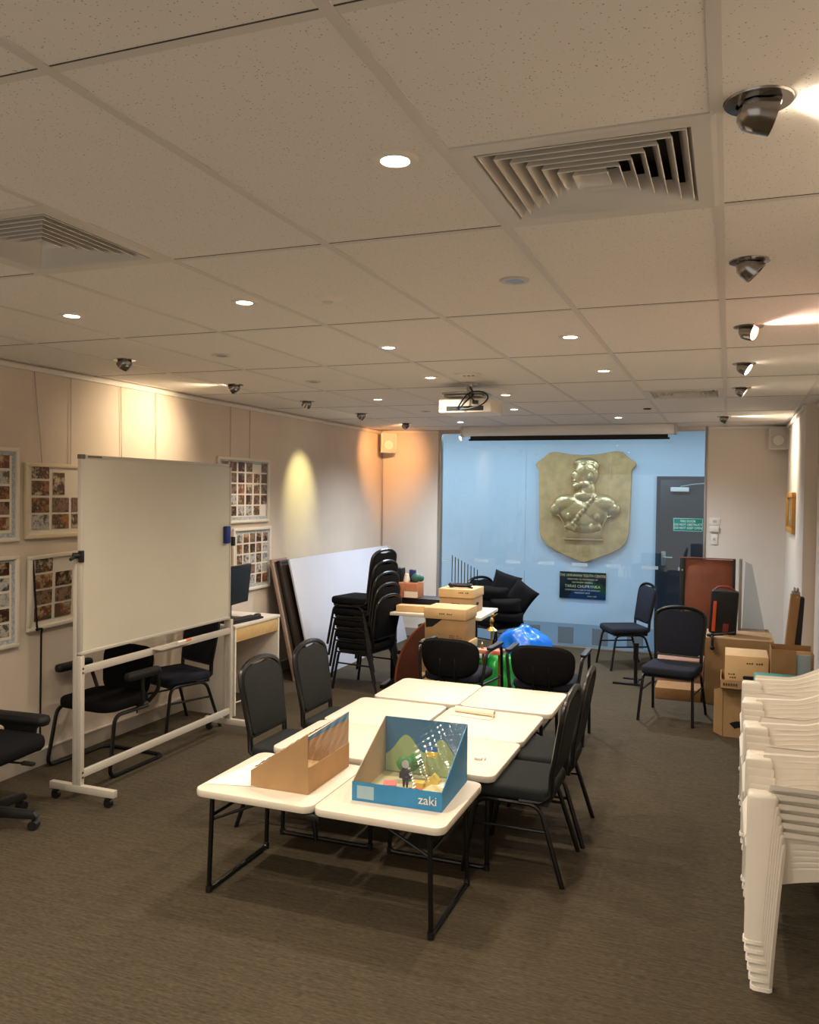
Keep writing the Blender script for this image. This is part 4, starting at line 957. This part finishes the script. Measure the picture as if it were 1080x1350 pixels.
for k, (a, b) in enumerate(((0, .0), (.04, .5), (-.05, -.3))): ob.box(-.11, .11, -.05, .05, .012 * k, .012 * k + .010, .002, M=Matrix.Translation((a, 0, 0)) @ Matrix.Rotation(b, 4, 'Z'))
tag(ob.build('book_pile', mat('orange_brown_covers', (170, 92, 62), .6, var=.2, scale=12), loc=(-2.88, 7.63, .742)), 'loose pile of thin orange brown booklets on the work table', 'booklets')
ob = MB(); ob.lathe([(0, 0), (.12, .0), (.17, .05), (.18, .12), (.172, .12), (.15, .05), (0, .02)], n=28); ob.cyl((0, 0, -.42), (0, 0, 0), .02); ob.lathe([(0, -.42), (.16, -.42), (.16, -.40), (0, -.39)], n=24); tag(ob.build('round_stool', mat('black_gloss_plastic', (26, 28, 32), .25), loc=(-2.72, 7.95, .42)), 'round black bowl seat stool under the work table', 'stool')
# half round table leaf on edge
P = []
for k in range(25):
    a = PI / 2 + (PI * .55) * k / 24; P.append((.70 * math.cos(a), .10 + .70 * math.sin(a)))
P = [p for p in P if p[1] > 0] + [(-.69, 0.0), (0, 0)]
t = thing('round_table_leaf', 'reddish brown half round table leaf standing on edge beside the archive boxes', 'table leaf', (-2.17, 7.275, 0))
ob = MB(); ob.prism(P, -.012, .012, 'xz', .003); ob.build('leaf_panel', mat('dark_red_wood', (78, 36, 24), .45, var=.2, scale=6), t)
E_ = [(x * 1.004, 0, .10 + (z - .10) * 1.004) for x, z in P[:-2]]
ob = MB(); ob.tube(E_, .015, 8); ob.build('edge_band', mat('red_brown_edge', (132, 72, 48), .35), t)
# rod rack
t = thing('rod_rack', 'rack of nine thin black upright rods of falling height', 'rack', (-2.49, 8.17, 0))
ob = MB(); ob.box(-.16, .16, -.02, .02, .88, .91, .003); ob.build('rack_bar', M_BLACKM, t)
for s in (-1, 1): ob = MB(); ob.box(s * .13 - .012, s * .13 + .012, -.012, .012, .03, .88); ob.box(s * .13 - .02, s * .13 + .02, -.13, .13, 0, .03, .004); ob.build('leg', M_BLACKM, t)
for k in range(9):
    ob = MB(); ob.cyl((-.135 + .0335 * k, 0, .91), (-.135 + .0335 * k, 0, 1.235 - .017 * k), .0045, 6); ob.build('rod', M_BLACKM, t)
# blue and green bags
def lump(name, c, r, s, m, label, cat, amp=.12, seed=1, flat=True):
    rnd = random.Random(seed); t = bmesh.new(); bmesh.ops.create_icosphere(t, subdivisions=5, radius=r)
    ph_ = [(Vector((rnd.uniform(-1, 1), rnd.uniform(-1, 1), rnd.uniform(-1, 1))).normalized(), rnd.uniform(2.5, 8), rnd.uniform(0, 6)) for _ in range(10)]
    for v in t.verts:
        d = v.co.normalized(); k = 1 + amp * sum(abs(math.sin(d.dot(n) * f + p)) - .6 for n, f, p in ph_) / 4
        v.co = Vector((d.x * s[0], d.y * s[1], d.z * s[2])) * r * k
        if v.co.z < 0: v.co.z *= .12
    lo = min(v.co.z for v in t.verts)
    for v in t.verts: v.co.z -= lo
    ob = MB(); ob._join(t); o = ob.build(name, m, loc=c, ang=25); return tag(o, label, cat)
M_BLUEBAG = mat('shiny_blue_plastic', (0, 108, 220), .3, bump=.25, bscale=5, coat=.2)
M_GREENBAG = mat('shiny_green_plastic', (20, 150, 62), .3, bump=.3, bscale=6, coat=.2)
lump('blue_bag', (-1.90, 8.30, 0), .33, (1.05, .75, 1.42), M_BLUEBAG, 'crumpled bright blue plastic bag on the floor before the glass wall', 'bag', .16, 3)
lump('green_bag', (-1.90, 7.25, 0), .22, (1.0, .8, 1.9), M_GREENBAG, 'crumpled green plastic bag on the floor behind the armchairs', 'bag', .2, 5)
lump('teal_bag', (-2.03, 7.10, .43), .075, (1.3, 1, 1.0), mat('teal_white_plastic', (70, 140, 160), .4, rgb2=(190, 220, 220), scale=14), 'small teal and white bundle on top of the green bag', 'bundle', .15, 8)
# trophy
t = thing('trophy', 'gold trophy with a figurine above a red marbled tier, behind the armchairs', 'trophy', (-1.84, 6.84, 0))
MTG = mat('trophy_gold', (206, 176, 110), .25, metal=.9)
ob = MB(); ob.box(-.11, .11, -.07, .07, 0, .05, .005); ob.build('base_block', mat('trophy_base', (150, 110, 70), .4), t)
for sx in (-.07, .07):
    ob = MB(); ob.cyl((sx, 0, .05), (sx, 0, .525), .012, 12); ob.build('column', MTG, t)
ob = MB(); ob.box(-.105, .105, -.06, .06, .525, .56, .004); ob.build('red_tier', mat('red_marbled', (196, 96, 72), .4, rgb2=(226, 160, 130), scale=24), t)
ob = MB(); ob.cyl((0, 0, .56), (0, 0, .59), .018, 12); ob.cyl((0, 0, .59), (0, 0, .70), .009, 10); ob.lathe([(.008, .70), (.05, .72), (.03, .735), (.012, .75), (.012, .77)], n=16); ob.build('stem', MTG, t)
for sx in (-.08, .08): ob = MB(); ob.lathe([(.012, .56), (.008, .58), (.010, .60), (0, .62)], n=10, c=(sx, 0, 0)); ob.build('finial', MTG, t)
ob = MB(); ob.ball((0, 0, .80), .02, (.9, .7, 1.5)); ob.ball((.008, 0, .85), .014); ob.tube([(-.01, 0, .82), (.02, 0, .84), (.045, 0, .86)], .005); ob.tube([(0, 0, .78), (-.012, 0, .765)], .006); ob.build('figurine', MTG, t)

# ------------------------------------------------------------------ back right: boards, cartons
t = thing('wooden_board', 'tall red brown panel with black edges behind the cartons', 'panel', (-.42, 8.95, 0)); t.rotation_euler = (-.04, 0, 0)
ob = MB(); ob.box(.02, .475, -.02, .02, 0, 1.235, .002); ob.build('panel_board', M_WOODR, t)
ob = MB(); ob.box(-.03, .02, -.03, .03, 0, 1.24, .003); ob.box(.475, .50, -.03, .03, 0, 1.24, .003); ob.build('edge_strip', M_BLACKP, t)
ob = MB(); ob.box(-.03, .50, -.03, .03, 1.2405, 1.25, .002); ob.build('top_strip', M_WOODR, t)
ob = MB(); ob.cyl((-.005, -.031, 1.12), (-.005, -.036, 1.12), .009, 10); ob.cyl((-.005, -.031, .7), (-.005, -.036, .7), .009, 10); ob.build('screw', M_ALU, t)
ob = MB(); ob.box(0.11, 0.14, 8.86, 8.92, 0, 1.26, .004); tag(ob.build('tube_post', mat('silver_tube', (150, 146, 132), .35, metal=.5)), 'silver upright bar leaning at the right edge of the red brown panel', 'bar')
ob = MB(); ob.prism([(.15, .55), (.17, 1.23), (.23, 1.20), (.36, .55)], 8.965, 8.985, 'xz'); ob.bm.verts.ensure_lookup_table()
tag(ob.build('acrylic_sheet', M_SHEET, smooth=False), 'pale translucent sheet leaning right of the red brown panel', 'sheet')
ob = MB(); ob.box(.14, .40, 8.85, 9.1, 0, .548, .004); tag(ob.build('storage_carton', M_CARDD), 'plain carton hidden behind the others, carrying the translucent sheet', 'box')
t = thing('instrument_bag', 'black bag with orange stripe standing on the wide carton', 'bag', (-.05, 8.42, .602)); t.rotation_euler = (0, .05, 0)
ob = MB(); ob.box(-.12, .12, -.07, .07, 0, .40, .02, seg=3); ob.build('bag_body', M_BLACKP, t)
ob = MB(); ob.box(-.095, -.065, -.074, -.0705, .02, .30, .002); ob.build('orange_stripe', mat('orange_stripe', (208, 84, 44), .5), t)
ob = MB(); ob.box(.0, .05, -.074, -.0705, .02, .10, .002); ob.build('red_patch', mat('dark_red_patch', (110, 36, 26), .5), t)
ob = MB(); ob.tube(fillet([(-.09, 0, .40), (-.06, 0, .43), (.03, 0, .435), (.09, 0, .40)], .03), .008); ob.build('carry_handle', mat('red_trim', (150, 60, 46), .5), t)
carton('wide_carton', -.17, .40, 8.02, 8.55, 0, .60, M_CARDL if False else mat('worn_cardboard', (158, 124, 86), .8, var=.08, scale=7), 'wide brown carton behind the archive box on the right')
bpy.data.objects['instrument_bag'].location = (-.03, 8.30, .604)
ob = MB(); ob.box(-.11, -.105 + .42, 8.0185, 8.0195, .602 - .03, .602 - .012); ob.bm.free()
t = thing('microphone', 'small black microphone like gadget on the front edge of the wide carton', 'gadget', (-.10, 8.06, .602))
ob = MB(); ob.cyl((-.06, 0, .012), (.08, 0, .03), .012, 10); ob.ball((-.02, -.02, .02), .03, (1, 1, .7), 2); ob.tube(fillet([(-.02, -.03, .02), (-.01, -.06, 0), (-.01, -.065, -.08)], .02), .012, 8); ob.ball((-.01, -.065, -.09), .022, sub=2); ob.build('gadget_body', M_BLACKP, t)
ob = MB(); ob.tube([(.08, 0, .03), (.18, .02, .05)], .008); ob.build('gadget_arm', M_BLACKP, t)
carton('flat_carton', -.62, -.19, 8.42, 8.75, 0, .30, mat('pinkish_cardboard', (140, 108, 88), .8, var=.1, scale=8), 'low pinkish carton behind the lone banquet chair', prints=())
carton('small_carton', -.60, -.2, 8.05, 8.38, 0, .10, M_CARDD, 'flat brown carton on the floor under the lone banquet chair')
carton('archive_box', 0.0, .31, 6.92, 7.28, .41, .66, M_CARDL, 'archive box with printed side on top of the open carton at right', hole=(.02, .085), prints=[(.0, .19, .12, .016), (.0 - .13, .10, .07, .012), (-.12, .075, .05, .012)])
t = thing('box_lid', 'upturned archive box lid on the open carton at right', 'lid', (.145, 7.09, .38))
ob = MB()
for b in ((-.175, .175, -.205, -.2, 0, .07), (-.175, .175, .2, .205, 0, .07), (-.175, -.17, -.2, .2, 0, .07), (.17, .175, -.2, .2, 0, .07), (-.175, .175, -.205, .205, 0, .005)): ob.box(*b)
ob.build('lid_tray', M_CARD, t, smooth=False)
ob = MB()
for k in range(6): ob.box(-.155 + .018 * k, -.142 + .018 * k, -.2062, -.2051, .025, .045)
ob.build('box_print', M_PRINT, t, smooth=False)
bpy.data.objects['box_lid'].location.z = .392
for o in bpy.data.objects:
    if o.get('label', '').startswith('archive box with printed side'): o.location.z = .398
t = thing('open_carton', 'tall open brown carton on the floor carrying the archive box', 'box', (.12, 7.13, 0))
ob = MB()
for b in ((-.13, .13, .15, .156, 0, .39), (-.13, -.124, -.15, .15, 0, .39), (.124, .13, -.15, .15, 0, .39), (-.124, .124, -.15, .15, 0, .006), (-.124, .124, -.156, -.15, 0, .39)): ob.box(*b)
ob.build('carton_wall', M_CARD, t, smooth=False)
ob = MB(); ob.prism([(-.13, 0), (-.195, .03), (-.195, .36), (-.13, .385)], -.158, -.153, 'xz'); ob.build('side_flap', M_CARD, t, smooth=False)
ob = MB()
P = [(.0 + (.12 * math.cos(a / 10 * PI * .6 + .4)), .03 + .10 * math.sin(a / 10 * PI * .6 + .4)) for a in range(11)] + [(.0 + (.06 * math.cos(a / 10 * PI * .6 + .4)), .03 + .05 * math.sin(a / 10 * PI * .6 + .4)) for a in range(10, -1, -1)]
ob.prism(P, -.1575, -.1565, 'xz'); ob.build('black_print', M_BLACKP, t, smooth=False)
# open box with folders and a teal lid
t = thing('folder_box', 'open brown box holding grey folders beside the right wall', 'box', (.47, 6.92, 0))
ob = MB(); ob.box(-.15, -.145, -.14, .14, 0, .74); ob.box(-.15, .14, .135, .14, 0, .74); ob.box(.135, .14, -.14, .14, 0, .72); ob.box(-.145, .02, -.14, -.135, 0, .74); ob.box(-.145, .135, -.135, .135, 0, .006); ob.box(.02, .135, -.14, -.135, 0, .56); ob.build('carton_wall', M_CARDD, t, smooth=False)
ob = MB(); ob.box(.0, .12, -.125, -.10, .01, .71, .002); ob.build('grey_folder', mat('grey_folder', (130, 140, 146), .6), t)
ob = MB(); ob.box(-.0, .125, -.09, -.07, .01, .73, .002); ob.build('brown_folder', M_CARD, t)
ob = MB(); ob.box(.20, .66, 6.46, 6.72, .0, .575, .01); tag(ob.build('teal_crate', mat('teal_plastic', (70, 150, 148), .4)), 'teal plastic crate rim showing behind the farthest white chairs', 'crate')
# leaning wrapped bundles
for (x, y, top, m, lb, dx) in ((.42, 7.40, 1.10, M_CARDD, 'torn brown cardboard bundle leaning on the far right wall', .09), (.50, 7.46, 1.07, mat('black_wrap', (28, 28, 32), .6), 'dark wrapped bundle leaning behind the torn cardboard bundle', .05)):
    t = thing('leaning_bundle', lb, 'bundle', (x, y, 0)); t.rotation_euler = (0, dx, 0)
    ob = MB(); ob.box(-.035, .035, -.05, .05, 0, top, .008); ob.build('bundle_body', m, t)
    if m is M_CARDD:
        ob = MB()
        for k in range(5): ob.box(-.03 + .012 * k, -.018 + .012 * k, -.045, .045, top, top + .02 + .03 * (k % 2), .003)
        ob.ball((0.01, -.03, top - .02), .022, sub=2); ob.build('torn_end', mat('torn_grey_paper', (150, 140, 128), .9, var=.4, scale=40), t)
# stand with clamp base
t = thing('floor_stand', 'black post on a flat T shaped foot beside the lone banquet chair', 'stand', (-.82, 8.50, 0))
ob = MB(); ob.cyl((0, 0, .02), (0, 0, .40), .018, 14); ob.cyl((0, 0, .25), (0, 0, .42), .026, 14); ob.build('post', M_BLACKM, t)
ob = MB(); ob.box(-.22, .05, -.02, .02, 0, .018, .004); ob.build('foot', M_BLACKM, t)
ob = MB(); ob.box(-.15, .05, .25, .28, 0, .015, .004); ob.box(-.015, .015, .02, .26, .0, .015, .003); ob.build('foot', M_BLACKM, t)
ob = MB(); ob.tube(fillet([(0, 0, 0), (.05, -.02, .03), (.08, .01, .10), (.04, .03, .12)], .03), .012); tag(ob.build('silver_bracket', M_CHROME, loc=(-.68, 8.72, 0)), 'small bright metal bracket on the floor behind the stand', 'bracket')

# ------------------------------------------------------------------ white stacking chairs along the right wall
def monobloc(label):
    """faces -x, origin on the floor at its middle"""
    t = thing('plastic_chair', label, 'chair')
    N = 40
    plan = fillet([(-.185, -.205, 0), (.14, -.215, 0), (.235, -.14, 0), (.245, 0, 0), (.235, .14, 0), (.14, .215, 0), (-.185, .205, 0)], .10, 8)
    # resample
    L = [0]
    for a, b in zip(plan, plan[1:]): L.append(L[-1] + (b - a).length)
    def at(s):
        s *= L[-1]
        for i in range(len(plan) - 1):
            if s <= L[i + 1] or i == len(plan) - 2:
                k = (s - L[i]) / max(1e-9, L[i + 1] - L[i]); p = plan[i].lerp(plan[i + 1], k); d = (plan[i + 1] - plan[i]).normalized(); return p, d
    def top(x): return .602 + .20 * max(0, min(1, (x + .02) / .28)) ** 2.0
    def bot(x, y): return .385 - .0 + .05 * 0 - .0
    rows = []
    NV = 26
    def fn(u, v):
        p, d = at(u); nrm = Vector((d.y, -d.x, 0))       # outwards
        zt = top(p.x)
        # arch at the lower edge between the legs
        arch = .06 * math.sin(max(0, min(1, (p.x + .17) / .38)) * PI) if abs(p.y) > .17 else .04
        z0 = .36 + arch
        z = z0 + (zt - z0) * v
        off = (z - .42) * .17
        g = 0
        for gv in (.30, .42, .54, .66, .78):
            g += .0025 * math.exp(-((v - gv) / .012) ** 2)
        edge = 1 if (.07 < u < .93) else 0
        if v > .905: off += .017
        q = p + nrm * (off - g * edge)
        xs_ = -.05 * (1 - v) * max(0, (-p.x - .05) / .13)
        return (q.x + xs_, q.y, z)
    ob = MB(); ob.grid(fn, 56, 64, thick=.0022); ob.build('backrest', M_WPLAST, t, ang=50)
    # front legs rising to a broad flat arm end
    for s in (-1, 1):
        def leg(x0t, x1t, y0t, y1t, x0b, x1b, y0b, y1b, zt, nm):
            ob = MB(); tb = bmesh.new()
            rings = []
            for k in range(11):
                f = (0, .022, .024, .1, .2, .35, .5, .65, .8, .9, 1)[k]; z = zt * f; e = f ** 1.25
                X0, X1 = x0b + (x0t - x0b) * e, x1b + (x1t - x1b) * e; Y0, Y1 = y0b + (y0t - y0b) * e, y1b + (y1t - y1b) * e
                c = .012
                if k == 0: X0 -= .005; Y0 -= .005
                if k == 1: X0 -= .003; Y0 -= .003
                rings.append([tb.verts.new(p) for p in ((X0 + c, Y0, z), (X1 - c, Y0, z), (X1, Y0 + c, z), (X1, Y1, z), (X0, Y1, z), (X0, Y0 + c, z))])
            for A, B in zip(rings, rings[1:]):
                for q in range(6): tb.faces.new((A[q], A[(q + 1) % 6], B[(q + 1) % 6], B[q]))
            tb.faces.new(rings[0][::-1]); tf = tb.faces.new(rings[-1])
            if s > 0:
                for v in tb.verts: v.co.y *= -1
            bmesh.ops.recalc_face_normals(tb, faces=tb.faces)
            bmesh.ops.bevel(tb, geom=[e for e in tf.edges], offset=.018, segments=3, profile=.5, affect='EDGES')
            ob._join(tb); ob.build(nm, M_WPLAST, t, ang=45)
        leg(-.265, -.155, -.270, -.195, -.268, -.195, -.298, -.252, .565, 'leg')
        leg(.15, .22, -.24, -.18, .20, .27, -.27, -.225, .44, 'leg')
    def seatf(u, v):
        x = -.275 + .52 * u; y = (v - .5) * .40
        return (x, y, .415 - .02 * math.sin(u * PI) * math.sin(v * PI) - (.05 * ((.08 - u) / .08) ** 2 if u < .08 else 0))
    ob = MB(); ob.grid(seatf, 24, 12, thick=.0035); ob.build('seat', M_WPLAST, t, ang=50)
    return t
MC = monobloc('white plastic chair at the bottom of the nearest stack'); MC.location = (.388, 3.715, 0); MC['group'] = 'white plastic chairs stacked along the right wall'
SN = ['nearest stack', 'second nearest stack', 'third stack from the camera', 'farthest stack']
LV = ['at the bottom', 'second from the floor', 'third from the floor', 'third from the top', 'second from the top', 'on top']
for s in range(4):
    for k in range(6):
        if s == 0 and k == 0: continue
        dup(MC, (.388 - .006 * k + (.0, .005, .0, .008)[s], 3.715 + .535 * s, .035 * k), 0, 'white plastic chair %s of the %s' % (LV[k], SN[s]) if k in (0, 5) else 'white plastic chair %s in the %s' % (LV[k], SN[s]), 'white plastic chairs stacked along the right wall')

# ------------------------------------------------------------------ office chair at the left edge
t = thing('office_chair', 'black swivel office chair cut off by the left image edge', 'chair', (-3.78, 3.44, 0), math.radians(4))
ob = MB(); ob.prism(rrect(-.25, .25, -.25, .25, .09), .40, .48, 'xy', .03, seg=3); ob.build('seat', M_FABB, t)
ob = MB(); ob.box(-.33, -.27, -.22, .22, .58, 1.0, .025, seg=3); ob.build('backrest', M_FABB, t)
ob = MB(); ob.box(-.30, -.1, -.03, .03, .37, .395, .005); ob.tube(fillet([(-.2, 0, .385), (-.34, 0, .39), (-.34, 0, .7)], .04), .018); ob.build('back_bracket', M_BLACKP, t)
for s in (-1, 1):
    ob = MB(); ob.prism([(-.16, .36), (.14, .36), (.10, .42), (.11, .48), (.14, .51), (-.18, .51), (-.10, .48), (-.09, .42)], s * .28 - .018, s * .28 + .018, 'xz', .006); ob.build('arm_bracket', M_BLACKP, t)
    ob = MB(); ob.prism(rrect(-.20, .20, s * .28 - .045, s * .28 + .045, .044), .505, .568, 'xy', .026); ob.build('armrest', M_BLACKP, t)
ob = MB(); ob.cyl((0, 0, .09), (0, 0, .37), .025); ob.cyl((0, 0, .09), (0, 0, .22), .035); ob.box(-.1, .1, -.1, .1, .37, .40, .01); ob.build('gas_lift', M_BLACKP, t)
ob = MB(); ob.tube([(.05, .0, .38), (.27, .05, .37)], .006); ob.box(.22, .30, .035, .065, .36, .38, .006); ob.build('height_lever', M_BLACKP, t)
for k in range(5):
    a = 2 * PI * k / 5 + .28; R = Matrix.Rotation(a, 4, 'Z')
    ob = MB(); ob.prism([(0, .07), (.30, .06), (.31, .075), (.29, .10), (0, .13)], -.022, .022, 'xz', .005, M=R); ob.build('base_arm', M_BLACKP, t)
    ob = MB(); ob.cyl((.285, -.024, .026), (.285, .024, .026), .026, 16, M=R); ob.cyl((.285, 0, .04), (.285, 0, .07), .01, 8, M=R); ob.build('castor', M_BLACKP, t)
